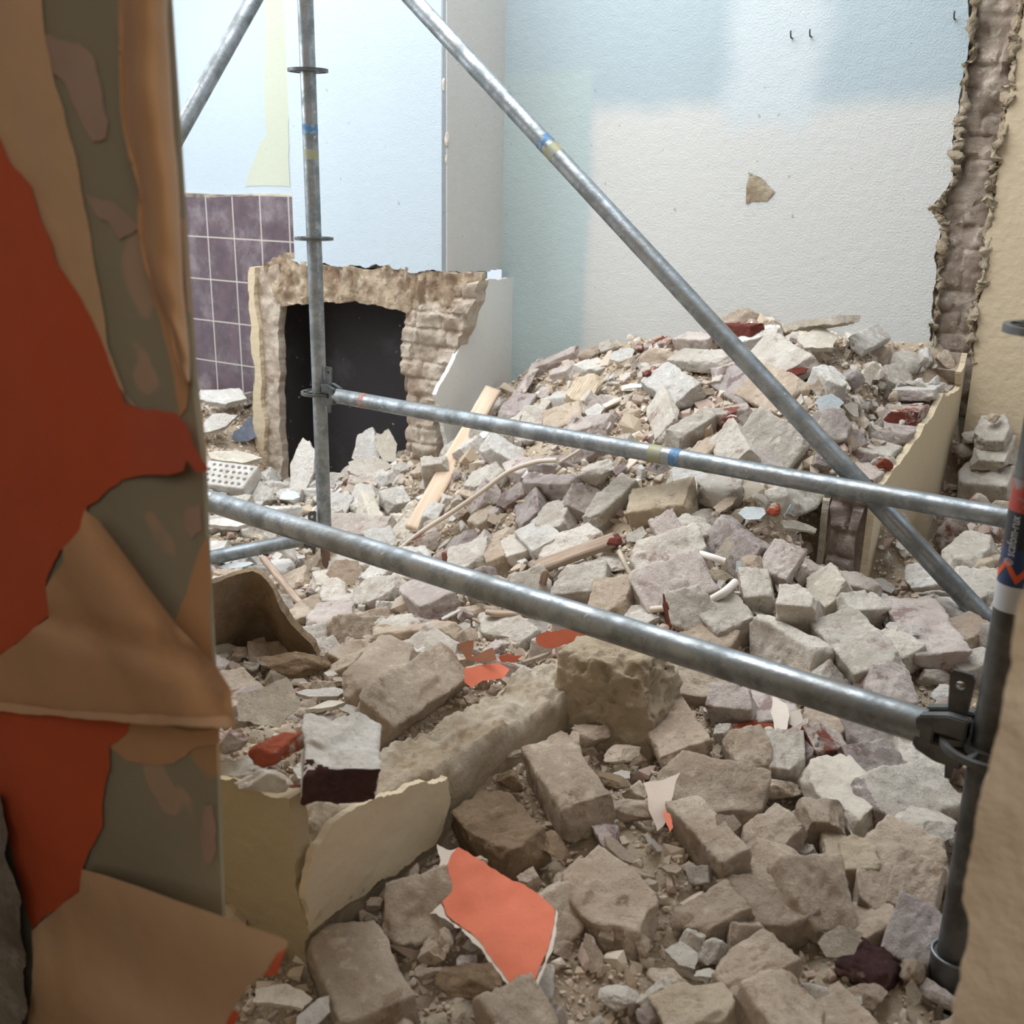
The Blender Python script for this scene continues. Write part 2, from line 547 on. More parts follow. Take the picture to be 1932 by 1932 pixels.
# blue breast front above the broken fireplace
low = [BREAST.uz(x, y) for x, y in [(842, 514), (800, 512), (760, 508), (730, 502), (690, 506), (640, 503), (600, 499), (575, 500), (560, 494), (548, 488)]]
low = fractal(low, False, 0.12, 0.006, 3)
poly = [(ub, 3.3), (ucr, 3.3)] + [(p[0] if i else ucr, p[1]) for i, p in enumerate(low)]
poly[-1] = (ub, poly[-1][1])
struct('wall_breast', slab(poly, 0.03), mBlue, BREAST)
# body of the chimney above (behind the plaster)
def box_mesh(x0, x1, y0, y1, z0, z1):
    bm = bmesh.new()
    bmesh.ops.create_cube(bm, size=1)
    for v in bm.verts:
        v.co = Vector(((x0 + x1) / 2 + v.co.x * (x1 - x0), (y0 + y1) / 2 + v.co.y * (y1 - y0), (z0 + z1) / 2 + v.co.z * (z1 - z0)))
    return from_bm(bm)
struct('wall_flue', box_mesh(ub + 0.002, ucr - 0.027, 0.03, 0.24, zl + 0.0, 3.3), mMas, BREAST)
# beige return of the breast (right side) above the break
SIDE = Frame(BREAST.o + DA * (ucr + 0.003), DB)
SIDE.y = -DA; SIDE.m = Matrix((SIDE.x, SIDE.y, SIDE.z)).transposed().to_4x4(); SIDE.m.translation = SIDE.o
sideD = 0.42
BEIGE = lin(194, 192, 187)
mBeige = plaster_mat('beige painted plaster', BEIGE, bump=0.5, streak=0.15)
sl = [SIDE.uz(x, y) for x, y in [(842, 514), (870, 514), (900, 512), (930, 508), (950, 512)]]
sl = [(max(0.0, min(sideD, p[0])), p[1]) for p in sl]; sl[-1] = (sideD, sl[-1][1])
poly = [(0, 3.3)] + [(p[0], p[1]) for p in fractal(sl, False, 0.1, 0.006, 5)] + [(sideD, 3.3)]
struct('wall_breast_side', slab(poly, 0.025), mBeige, SIDE)
# chips where the corner plaster has gone
for px, py, s, sd in ((838, 158, 0.022, 1), (843, 262, 0.024, 2), (842, 300, 0.016, 4)):
    P = at_plane(px, py, BREAST.o, BREAST.y)
    o = link('plaster_chip', angular(s * .8, 40 + sd, (0.45, 0.2, 1.5), 9, 3, 0.08), M['plaster'])
    o.location = P; tag(o, 'torn paper and plaster chip on the corner of the blue chimney breast, %s' % {1: 'uppermost', 2: 'middle', 4: 'lowest'}[sd], 'plaster', 'chips on the chimney corner')

# tiles
TILE = Frame(ALC.o - DB * 0.012, DA)
tu1, tz1 = TILE.uz(551, 370)
tz0 = 0.25
def tile_mat():
    t = NT('aubergine wall tiles', 0.25, spec=0.5)
    x, y, z = t.xyz()
    wt = abs(TILE.uz(393, 400)[0] - TILE.uz(443, 400)[0]) * 1.0
    ht = abs(TILE.uz(400, 366)[1] - TILE.uz(400, 448)[1])
    uu = t.math('DIVIDE', t.math('SUBTRACT', x, TILE.uz(491, 400)[0]), wt)
    zz = t.math('DIVIDE', t.math('SUBTRACT', z, tz1), ht)
    fu = t.math('FRACT', uu); fz = t.math('FRACT', zz)
    gu = t.math('MULTIPLY', t.ramp(fu, 0.012, 0.03), t.ramp(fu, 0.97, 0.988, 1, 0))
    gz = t.math('MULTIPLY', t.ramp(fz, 0.010, 0.022), t.ramp(fz, 0.978, 0.990, 1, 0))
    g = t.math('MULTIPLY', gu, gz)
    dust = t.ramp(t.noise(5, 6, 0.65), 0.45, 0.75, 0.06, 0.5)
    tile = t.mix(dust, t.mix(t.ramp(t.noise(14, 5), .35, .65), lin(92, 70, 76), lin(74, 56, 64)), lin(176, 170, 172))
    col = t.mix(g, lin(186, 180, 172), tile)
    b = t.bump(g, 0.002, 0.6)
    return t.out(col, b, t.ramp(dust, 0.05, 0.4, 0.22, 0.6))
struct('wall_tiles', slab([(-1.8, tz0), (tu1, tz0), (tu1, tz1), (-1.8, tz1)], 0.011), tile_mat(), TILE)
# mint-yellow strip of old paint on the alcove wall
pts = [ALC.uz(x, y) for x, y in [(497, -40), (540, -40), (543, 120), (545, 200), (547, 352), (463, 352), (470, 325), (492, 270), (503, 255), (501, 120)]]
st = slab(fractal(pts, True, 0.03, 0.02, 8), 0.002)
fr = Frame(ALC.o - DB * 0.002, DA)
mMintY = plaster_mat('pale lime old paint', lin(192, 197, 180), bump=0.4)
struct('trim_1', st, mMintY, fr)
# ledge of plaster on top of the tiles
struct('trim_2', slab(fractal([(-1.8, tz1), (tu1, tz1), (tu1, tz1 + 0.008), (-1.8, tz1 + 0.01)], True, 0.02, 0.03, 4), 0.014), M['plaster'], TILE)

# ---- fireplace -----------------------------------------------------------
fp = empty('fireplace'); fp.matrix_world = BREAST.m
tag(fp, 'broken open fireplace in the chimney breast with a sooty black firebox', 'fireplace')
def child(name, me, mat, parent, fr=None, label=None):
    o = link(name, me, mat)
    if fr is not None:
        o.parent = parent; o.matrix_world = fr.m
        bpy.context.view_layer.update()
        o.matrix_parent_inverse = parent.matrix_world.inverted()
        o.matrix_basis = fr.m
    else:
        o.parent = parent
    if label: o['label'] = label
    return o
B_ = lambda x, y: BREAST.uz(x, y)
mJamb = masonry_mat('dusty whitish jamb masonry', 0.72, lin(206, 194, 178), lin(176, 158, 140))
mLint = masonry_mat('tan broken lintel', 0.97, lin(196, 178, 154), lin(150, 128, 106))
def lintel_relief(A):
    P = np.column_stack([A[:, 0] * 2.6, np.zeros(len(A)), A[:, 1] * .8])
    Q = np.column_stack([A[:, 0], np.zeros(len(A)), A[:, 1]])
    return fbm(P, 14, 4, 9) * 0.016 + fbm(Q, 24, 4, 10) * 0.010
def jamb_relief(A):
    Q = np.column_stack([A[:, 0], np.zeros(len(A)), A[:, 1]])
    return brick_relief(0.022, 12, 0.066, 0.03)(A) * 0.8 + fbm(Q, 15, 4, 10) * 0.016
# masonry face around the opening (front), one piece per side
jl = [B_(x, y) for x, y in [(483, 506), (526, 497), (528, 575), (524, 620), (528, 700), (527, 780), (532, 860), (536, 925), (500, 925), (494, 850), (490, 740), (486, 620)]]
child('left_jamb', slab(fractal(jl, True, 0.06, 0.008, 21), 0.04, 0.008, rough_relief(0.010, 20, 3)), mJamb, fp)
eb = [B_(x, y) for x, y in [(478, 504), (488, 504), (496, 620), (499, 740), (503, 850), (507, 925), (496, 925), (490, 850), (484, 740), (481, 620)]]
child('plaster_edge', slab([(p[0], p[1]) for p in fractal(eb, True, 0.08, 0.01, 23)], 0.03, None, lambda A: np.full(len(A), 0.022)), mCream, fp)
lt = [B_(x, y) for x, y in [(500, 500), (530, 478), (552, 482), (560, 494), (600, 498), (640, 502), (730, 500), (800, 510), (846, 514), (905, 516), (900, 545), (880, 580), (800, 590), (768, 592), (740, 584), (700, 574), (655, 569), (600, 571), (545, 575), (526, 582)]]
child('lintel', slab(fractal(lt, True, 0.08, 0.008, 22), 0.04, 0.008, lintel_relief), mLint, fp)
jr = [B_(x, y) for x, y in [(768, 590), (800, 575), (905, 530), (898, 570), (880, 620), (862, 660), (850, 690), (838, 720), (826, 745), (820, 800), (826, 860), (822, 1010), (788, 1010), (782, 900), (770, 800), (764, 700), (762, 630)]]
child('right_jamb', slab(fractal(jr, True, 0.08, 0.008, 24), 0.06, 0.008, jamb_relief), mJamb, fp)
# firebox: back, sides, hood
mSoot = None
t = NT('soot black firebox', 0.8, spec=0.3)
c = t.mix(t.ramp(t.noise(4, 5, .6), 0.5, 0.75, 0, 0.35), lin(50, 47, 48), lin(96, 94, 98))
c = t.mix(t.ramp(t.noise(40, 2, .5), 0.70, 0.75), c, lin(150, 148, 148))
mSoot = t.out(c, t.bump(t.noise(60, 5), 0.004, 0.5))
ua, za = B_(520, 570); ud, _ = B_(775, 600)
bm = bmesh.new()
def quad(bm, pts):
    bm.faces.new([bm.verts.new(p) for p in pts])
dpt = 0.225
zt = B_(600, 560)[1] + 0.03
quad(bm, [(ua - .02, dpt, 0.1), (ud + .12, dpt, 0.1), (ud + .12, dpt, zt), (ua - .02, dpt, zt)])
quad(bm, [(ua - .02, 0.02, 0.1), (ua - .02, dpt, 0.1), (ua - .02, dpt, zt), (ua - .02, 0.02, zt)])
quad(bm, [(ud + .12, 0.1, 0.1), (ud + .12, dpt, 0.1), (ud + .12, dpt, zt), (ud + .12, 0.1, zt)])
quad(bm, [(ua - .02, 0.02, zt), (ud + .12, 0.02, zt), (ud + .12, dpt, zt), (ua - .02, dpt, zt)])
child('firebox', from_bm(bm), mSoot, fp)
# white plastered side slab with the diagonal break
SPF = Frame.__new__(Frame); SPF.__dict__.update(SIDE.__dict__); SPF.o = SIDE.o + DA * 0.055; SPF.m = SIDE.m.copy(); SPF.m.translation = SPF.o
sp = [SPF.uz(x, y) for x, y in [(906, 530), (975, 524), (978, 560), (975, 700), (972, 1010), (826, 1010), (846, 860), (836, 800), (822, 745), (838, 715), (868, 655), (884, 610), (897, 570)]]
child('side_panel', slab(fractal(sp, True, 0.06, 0.008, 25), 0.018), plaster_mat('pale grey side plaster', lin(214, 213, 208), bump=0.4), fp, SPF, 'smooth pale grey plaster slab with a diagonal broken edge')
# rough core behind the side panel
P0 = BREAST.uz(842, 560)[0]

# ---- big back wall -----------------------------------------------------
def jag(pts, seed, amp=0.10, ml=0.006): return fractal(pts, False, amp, ml, seed)
LE = [(1832, -60), (1830, 40), (1826, 100), (1815, 150), (1806, 220), (1800, 240), (1800, 290), (1796, 340), (1762, 385), (1759, 400), (1775, 425), (1772, 450), (1766, 520), (1760, 570), (1753, 640), (1750, 700)]
lE = [BACK.uz(*p) for p in LE]
lE[0] = (lE[0][0] + 0.01, lE[0][1])
topu = lE[0][0]
mBack = None
uM1 = BACK.uz(1110, 300)[0]; zM = BACK.uz(1030, 138)[1]; zB1 = BACK.uz(1200, 205)[1]; zB2 = BACK.uz(1500, 170)[1]
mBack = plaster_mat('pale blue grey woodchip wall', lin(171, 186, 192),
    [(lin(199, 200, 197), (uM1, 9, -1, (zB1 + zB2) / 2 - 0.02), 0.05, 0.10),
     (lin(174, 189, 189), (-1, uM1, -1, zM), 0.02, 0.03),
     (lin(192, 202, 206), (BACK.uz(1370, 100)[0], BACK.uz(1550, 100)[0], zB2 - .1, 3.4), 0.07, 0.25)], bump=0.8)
poly = [(-0.03, 0.0)] + [(lE[-1][0] - 0.02, 0.0)] + [(p[0], p[1]) for p in jag(lE[::-1], 31)] + [(topu + 0.03, 3.3), (-0.03, 3.3)]
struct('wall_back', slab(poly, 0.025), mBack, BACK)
# masonry strip where the cross wall was torn away
RE = [(1932, -60), (1926, 40), (1918, 100), (1908, 160), (1900, 210), (1886, 280), (1880, 330), (1872, 380), (1864, 430), (1858, 500), (1850, 560), (1842, 600), (1838, 640), (1836, 690)]
MAS = Frame(BACK.o + DB * 0.03, DA)
rE = [BACK.uz(*p) for p in RE]
strip = [(lE[-1][0] - .03, 0.2), (rE[-1][0] + .05, 0.2), (rE[0][0] + .08, 3.3), (topu - .08, 3.3)]
struct('wall_joint', slab(strip, 0.08, 0.010, lambda A: brick_relief(0.013, 41, 0.068, 0.03)(A) + rough_relief(0.022, 13, 43)(A)), mMasG, MAS)
CW = Frame(BACK.o + DA * 0.0 + DB * 0.0, DA)
poly = [(rE[-1][0] - 0.0, 0.0), (3.2, 0.0), (3.2, 3.3), (rE[0][0] + .01, 3.3)] + [(p[0], p[1]) for p in jag(rE, 33, 0.12)]
struct('wall_right', slab(poly, 0.03), mCream, CW)
# plaster ridges along the two broken edges
def ridge(line, fr, w, d, seed, name, y0=-0.004):
    pts = catmull([fr.m @ Vector((p[0], y0, p[1])) for p in line], 14)
    rg = random.Random(seed)
    me = tube_mesh(pts, [w * (0.45 + 1.5 * abs(mnoise.noise(Vector((i * .17, seed, 0)))) + 0.25 * rg.random()) for i in range(len(pts))], 10, True)
    Vn = np.empty(len(me.vertices) * 3, dtype=np.float32); me.vertices.foreach_get('co', Vn); Vn = Vn.reshape(-1, 3)
    Vn = Vn + np.column_stack([fbm(Vn, 30, 5, seed + k, 0.65) for k in range(3)]) * w * 1.1
    me.vertices.foreach_set('co', Vn.astype(np.float32).ravel()); me.update()
    o = link(name, me, mEdge)
    o['kind'] = 'structure'
    return o
ridge([(p[0] + 0.012, p[1]) for p in lE], BACK, 0.012, 0, 51, 'trim_3', 0.006)
ridge([(p[0] - 0.006, p[1]) for p in rE], BACK, 0.013, 0, 52, 'trim_4', 0.004)

# little marks on the back wall: hooks, gouge, chips
def on_back(px, py, off=-0.001):
    P = at_plane(px, py, BACK.o, BACK.y); return P + BACK.y * off
gp = [BACK.uz(x, y) for x, y in [(1413, 325), (1440, 338), (1462, 362), (1448, 380), (1408, 384), (1409, 350)]]
o = link('gouge', slab(fractal(gp, True, 0.08, 0.004, 61), 0.002, 0.006, rough_relief(0.003, 60, 5)), mEdge); o.matrix_world = Frame(BACK.o - DB * 0.004, DA).m
o['kind'] = 'structure'; o.name = 'trim_5'
mIron = NT('rusty iron', 0.6, 0.6).out(lin(92, 84, 78))
for i, (px, py) in enumerate(((1495, 72), (1531, 69), (1802, 36))):
    h = on_back(px, py)
    me = tube_mesh(catmull([h + DB * 0.01, h - DB * 0.012, h - DB * 0.02 + Vector((0, 0, .012)), h - DB * .02 + Vector((0, 0, .02))], 5), 0.0026, 8)
    o = link('wall_hook', me, mIron)
    tag(o, ['left one of the two small rusty hooks high on the pale back wall', 'right one of the two small rusty hooks high on the pale back wall', 'small rusty hook beside the broken brick joint at the top right'][i], 'hook')

# ---- cross wall stub ---------------------------------------------------
cr_pt = at_plane(1822, 690, BACK.o, BACK.y)
STB = Frame.__new__(Frame); STB.o = Vector((cr_pt.x, cr_pt.y, 0)); STB.x = -DB; STB.y = -DA; STB.z = Vector((0, 0, 1))
STB.m = Matrix((STB.x, STB.y, STB.z)).transposed().to_4x4(); STB.m.translation = STB.o
S_ = lambda x, y: STB.uz(x, y)
top = [(1823, 668), (1820, 690), (1813, 702), (1813, 728), (1796, 742), (1780, 742), (1768, 768), (1752, 795), (1733, 826), (1705, 863), (1680, 897), (1664, 918), (1652, 950)]
tp = [S_(*p) for p in top]
tp[0] = (0.0, tp[0][1])
print('stub end u', [round(p[0], 2) for p in tp], 'z', [round(p[1], 2) for p in tp])
endu = tp[-1][0]
poly = [(p[0], p[1]) for p in jag(tp, 71, 0.10)] + [(endu + 0.0, 0.1), (0, 0.1)]
STBF = Frame.__new__(Frame); STBF.__dict__.update(STB.__dict__)
struct('wall_cross', slab(poly, 0.018), mCream, STB)
core = [(p[0] - 0.015, p[1] + 0.0) for p in tp]
core = [(0, core[0][1])] + core[1:] + [(endu - 0.01, 0.1), (0, 0.1)]
m2 = STB.m.copy(); m2.translation = STB.o - DA * 0.020
V = None
me = slab(fractal(core, True, 0.06, 0.01, 72), 0.095, 0.012, rough_relief(0.0, 10, 3))
o = struct('wall_cross_core', me, mMasG); o.matrix_world = m2
# rough end face of the stub
ENDF = Frame(STB.o - DB * (endu - 0.006) - DA * 0.135, DA)
poly = [(0.024, 0.1), (0.112, 0.1), (0.112, tp[-1][1] + 0.02), (0.09, tp[-1][1] + 0.045), (0.05, tp[-1][1] + 0.04), (0.024, tp[-1][1] + 0.02)]
struct('wall_cross_end', slab(fractal(poly, True, 0.05, 0.008, 73), 0.03, 0.007, brick_relief(0.014, 66, 0.075)), masonry_mat('pinkish grey brick end', 0.9, lin(186, 172, 164), lin(158, 140, 134)), ENDF)
for k, (u0, u1) in enumerate(((0.0, 0.022), (0.113, 0.134))):
    poly = [(u0, 0.1), (u1, 0.1), (u1, tp[-1][1] + 0.02), (u0, tp[-1][1] + 0.03)]
    struct('trim_%d' % (6 + k), slab(fractal(poly, True, 0.05, 0.007, 74 + k), 0.05, 0.006, rough_relief(0.006, 24, 75 + k)), mEdge, ENDF)
left = [(p[0], p[1] - 0.015) for p in tp] + [(endu, 0.1), (0, 0.1)]
m3 = STB.m.copy(); m3.translation = STB.o - DA * 0.117
o = struct('wall_cross_back', slab(fractal(left, True, 0.05, 0.012, 77), 0.018), M['plaster']); o.matrix_world = m3

# ---- foreground low wall ------------------------------------------------
W0 = Vector((-0.29, 1.25, 0))
LOW = Frame.__new__(Frame); LOW.o = W0.copy(); LOW.x = DB.copy(); LOW.y = -DA; LOW.z = Vector((0, 0, 1))
LOW.m = Matrix((LOW.x, LOW.y, LOW.z)).transposed().to_4x4(); LOW.m.translation = LOW.o
def lowtop(u): return 0.70 - 0.085 * u + 0.012 * math.sin(u * 17)
lu1 = LOW.uz(1230, 1300)[0]
print('low wall length', lu1, 'z', LOW.uz(870, 1440), LOW.uz(640, 1530), LOW.uz(1230, 1225))
def low_body():
    L = lu1; nx, ny, nz = int((L) / 0.005), 26, 60
    V, F = box_grid(nx, ny, nz)
    u = (V[:, 0] + 1) / 2 * L
    tpz = 0.695 - 0.085 * u + fbm(np.column_stack([u, V[:, 1] * .07, u * 0]), 7, 5, 5, 0.6) * 0.022
    dip = np.clip(1 - u / 0.16, 0, 1) * 0.15
    tpz = tpz - dip
    z = 0.25 + (V[:, 2] + 1) / 2 * (tpz - 0.25)
    y = 0.075 + V[:, 1] * 0.063
    # round the shoulders
    topw = np.clip((z - (tpz - 0.03)) / 0.03, 0, 1)
    y = 0.075 + (y - 0.075) * (1 - 0.16 * topw ** 2)
    P = np.column_stack([u, y, z])
    N = np.column_stack([np.zeros(len(u)), np.sign(V[:, 1]) * (np.abs(V[:, 1]) > 0.99), (V[:, 2] > 0.99).astype(float)])
    N /= np.maximum(np.linalg.norm(N, axis=1, keepdims=True), 1)
    amp = 0.006 + 0.004 * (V[:, 2] > 0.99)
    amp = np.where((V[:, 1] < -0.99) & (V[:, 2] < 0.85), 0.003, amp)
    P = P + N * ((fbm(P, 18, 5, 8, 0.62) + 0.22 * fbm(P, 60, 3, 18)) * amp)[:, None]
    P[:, 0] += np.where(np.abs(V[:, 0]) > 0.99, fbm(P, 16, 4, 12) * 0.012, 0)
    return mesh_np(P, F)
t = NT('dusty clay wall top over cream plaster', 0.95, spec=0.15)
x, y, z = t.xyz()
geo = t.n.new('ShaderNodeNewGeometry')
dust = t.mix(t.ramp(t.noise(8, 6, .65), .35, .65), lin(218, 206, 186), lin(190, 170, 144))
wl = t.mix(t.ramp(t.noise(12, 6, .6), .62, .70), lin(198, 180, 154), lin(170, 144, 118))
lim = t.math('SUBTRACT', t.math('ADD', 0.660, t.math('MULTIPLY', t.math('SUBTRACT', t.noise(9, 5, .6), .5), 0.10)), t.math('MULTIPLY', x, 0.085))
f_ = t.ramp(t.math('SUBTRACT', z, lim), -0.004, 0.004)
bb = t.bump(t.noise(50, 8, .72), 0.014, 1.0); bb = t.bump(t.noise(260, 4, .7), 0.0014, .8, bb)
mLow = t.out(t.mix(f_, wl, dust), bb)
o = struct('wall_low', low_body(), mLow, LOW)
# its return at the far end, facing the camera
ru = LOW.uz(1078, 1330)[0]
RET = Frame(LOW.o + LOW.x * ru, DA)
rl = RET.uz(1236, 1310)[0]
rz = RET.uz(1150, 1225)[1]
print('return', ru, rl, rz)
me = rough_box((rl + .05) / 2, 0.060, (rz - .235) / 2, 0.0055, 0.016, 0.007, 431, [((1, -.1, .35), (rl + .05) / 2 + .045), ((0.9, -.4, .1), (rl + .05) / 2 + .02)], 5, 0.03, crough=0.008, mortar=0.012)
o = struct('wall_return', me, mLow); o.matrix_world = RET.m @ Matrix.Translation(((rl - .05) / 2, 0.072, (rz + .165) / 2))
# loose plaster skin hanging off its near end
q = [LOW.uz(x, y) for x, y in [(640, 1528), (700, 1500), (745, 1492), (790, 1470), (832, 1462), (838, 1500), (826, 1552), (810, 1592), (770, 1620), (700, 1660), (640, 1700), (588, 1738), (562, 1740), (556, 1690), (560, 1655), (572, 1600), (600, 1562)]]
sk = slab(fractal(q, True, 0.13, 0.005, 81), 0.012, 0.012, lambda A: fbm(np.column_stack([A[:, 0], A[:, 0] * 0, A[:, 1]]), 9, 3, 82) * 0.004, bend=lambda A: -0.012 - 0.05 * np.clip(0.16 - A[:, 0], 0, 1))
o = link('plaster_skin', sk, mCreamLow); o.matrix_world = LOW.m
tag(o, 'large cream plaster slab peeling off the near face of the low broken wall', 'plaster')
# cream stub turned towards the camera at the left end of the low wall
NST = Frame(W0 - DA * 0.40 - DB * 0.0, DA)
N_ = lambda x, y: NST.uz(x, y)
q = [N_(x, y) for x, y in [(380, 1470), (440, 1468), (500, 1500), (545, 1508), (553, 1560), (556, 1640), (566, 1700), (585, 1760), (575, 1850), (555, 2100), (300, 2100), (300, 1470)]]
struct('wall_stub', slab(fractal(q, True, 0.10, 0.006, 83), 0.03, 0.012, rough_relief(0.004, 8, 84)), plaster_mat('olive cream plaster', lin(172, 156, 126), bump=1.0, wood=26), NST)

# ---- wall with torn wallpaper at the left -----------------------------------
PW0 = at_Y(372, 966, 0.86)
PAP = Frame(PW0, DA)
Pp = lambda x, y: PAP.uz(x, y)
edge = [Pp(x, y) for x, y in [(316, -30), (330, 230), (352, 560), (366, 760), (384, 900), (392, 1100), (408, 1400), (416, 1640), (428, 1940), (430, 2010)]]
edge[0] = (edge[0][0], 2.05)
poly = [(-0.9, 0.3), (edge[-1][0], 0.3)] + [(p[0], p[1]) for p in edge[::-1]] + [(-0.9, 2.05)]
mNearW = plaster_mat('inner wall plaster', lin(190, 170, 140), bump=0.3)
t = NT('olive grey painted wall with torn paper', 0.8, spec=0.25)
n = t.noise(5.5, 3, 0.5)
c = t.mix(t.ramp(t.noise(2, 3), .3, .7), lin(150, 144, 124), lin(140, 133, 113))
c = t.mix(t.ramp(n, 0.585, 0.60), c, lin(172, 148, 126))
c = t.mix(t.ramp(t.noise(3.1, 3, .5), 0.60, 0.615), c, lin(172, 140, 104))
mOlive = t.out(c, t.bump(t.noise(60, 3), 0.002, 0.4))
struct('wall_left', slab(poly, 0.004), mOlive, PAP)
struct('wall_left_core', slab([(p_[0] - (0.08 if p_[0] > -.5 else 0), p_[1]) for p_ in poly], 0.07), mNearW, Frame(PAP.o + DB * 0.0042, DA))
t = NT('broken right wall edge', 0.9, spec=0.2)
n = t.noise(5, 5, 0.6)
c = t.mix(t.ramp(n, .38, .62), lin(228, 214, 192), lin(206, 188, 162))
c = t.mix(t.ramp(t.noise(9, 4, .6), .6, .7), c, lin(216, 206, 190))
mR = t.out(c, t.bump(t.noise(30, 6, .6), 0.01, .8))
PR0 = at_Y(1880, 1500, 0.62)
PRF = Frame(PR0, DA)
q = [PRF.uz(x, y) for x, y in [(1960, 1020), (1938, 1095), (1917, 1150), (1908, 1210), (1899, 1282), (1887, 1355), (1876, 1400), (1863, 1464), (1850, 1500), (1838, 1562), (1823, 1637), (1814, 1700), (1826, 1735), (1827, 1765), (1820, 1803), (1806, 1868), (1798, 1907), (1800, 2060)]]
poly = [(p[0], p[1]) for p in jag(q, 91, 0.06, 0.006)] + [(0.9, q[-1][1]), (0.9, 2.0), (q[0][0] + .04, 2.0)]
o = struct('wall_near_right', slab(poly, 0.05, 0.02, rough_relief(0.006, 12, 92)), mR, PRF)

# ---- rest of the rooms and added light blockers (outside the view: they shape the light) --------------
mRoom = plaster_mat('plain room plaster', lin(206, 204, 198), bump=0.2)
mNear = plaster_mat('near room brownish plaster', lin(190, 160, 124), bump=0.2)
struct('floor', box_mesh(-4, 4, -2.5, 7, -0.1, 0.0), M['tan'])
fl = PAP.o - DA * 0.9
def wallbox(name, p, q, z0, z1, th, mat):
    p, q = Vector((p[0], p[1], 0)), Vector((q[0], q[1], 0))
    f = Frame(p, q - p)
    return struct(name, box_mesh(0, (q - p).length, 0, th, z0, z1), mat, f)
A0 = PAP.o - DA * 0.9
wallbox('wall_left_outer', A0 - DA * 1.6, A0, 0, 3.0, 0.05, mNear)
wallbox('skylight_blocker', A0 + DB * 0.031, A0 + DA * 3.6 + DB * 0.031, 2.06, 3.3, 0.06, mNear)  # unseen header, added to keep the skylight off the near side
B1 = PR0 + DA * 0.9
wallbox('wall_near_right_outer', B1, B1 + DA * 1.2, 0, 3.0, 0.05, mNear)
wallbox('wall_near_back', (-3.2, -1.8), (3.2, -1.8), 0, 3.0, 0.05, mNear)
wallbox('wall_near_side', (2.4, -1.8), (2.4, 0.3), 0, 3.0, 0.05, mNear)
wallbox('wall_near_west', (-2.6, 1.8), (-2.6, -1.8), 0, 3.0, 0.05, mNear)
struct('ceiling', box_mesh(-3.2, 3.2, -1.8, 1.05, 3.0, 3.05), mNear)
CE = Frame(LOW.o + LOW.x * 0.0, DA)
struct('foreground_shade_slab', box_mesh(-2.6, 3.0, -0.30, 0.55, 2.5, 2.6), mNear, CE)  # unseen slab, added so that the foreground rubble falls darker
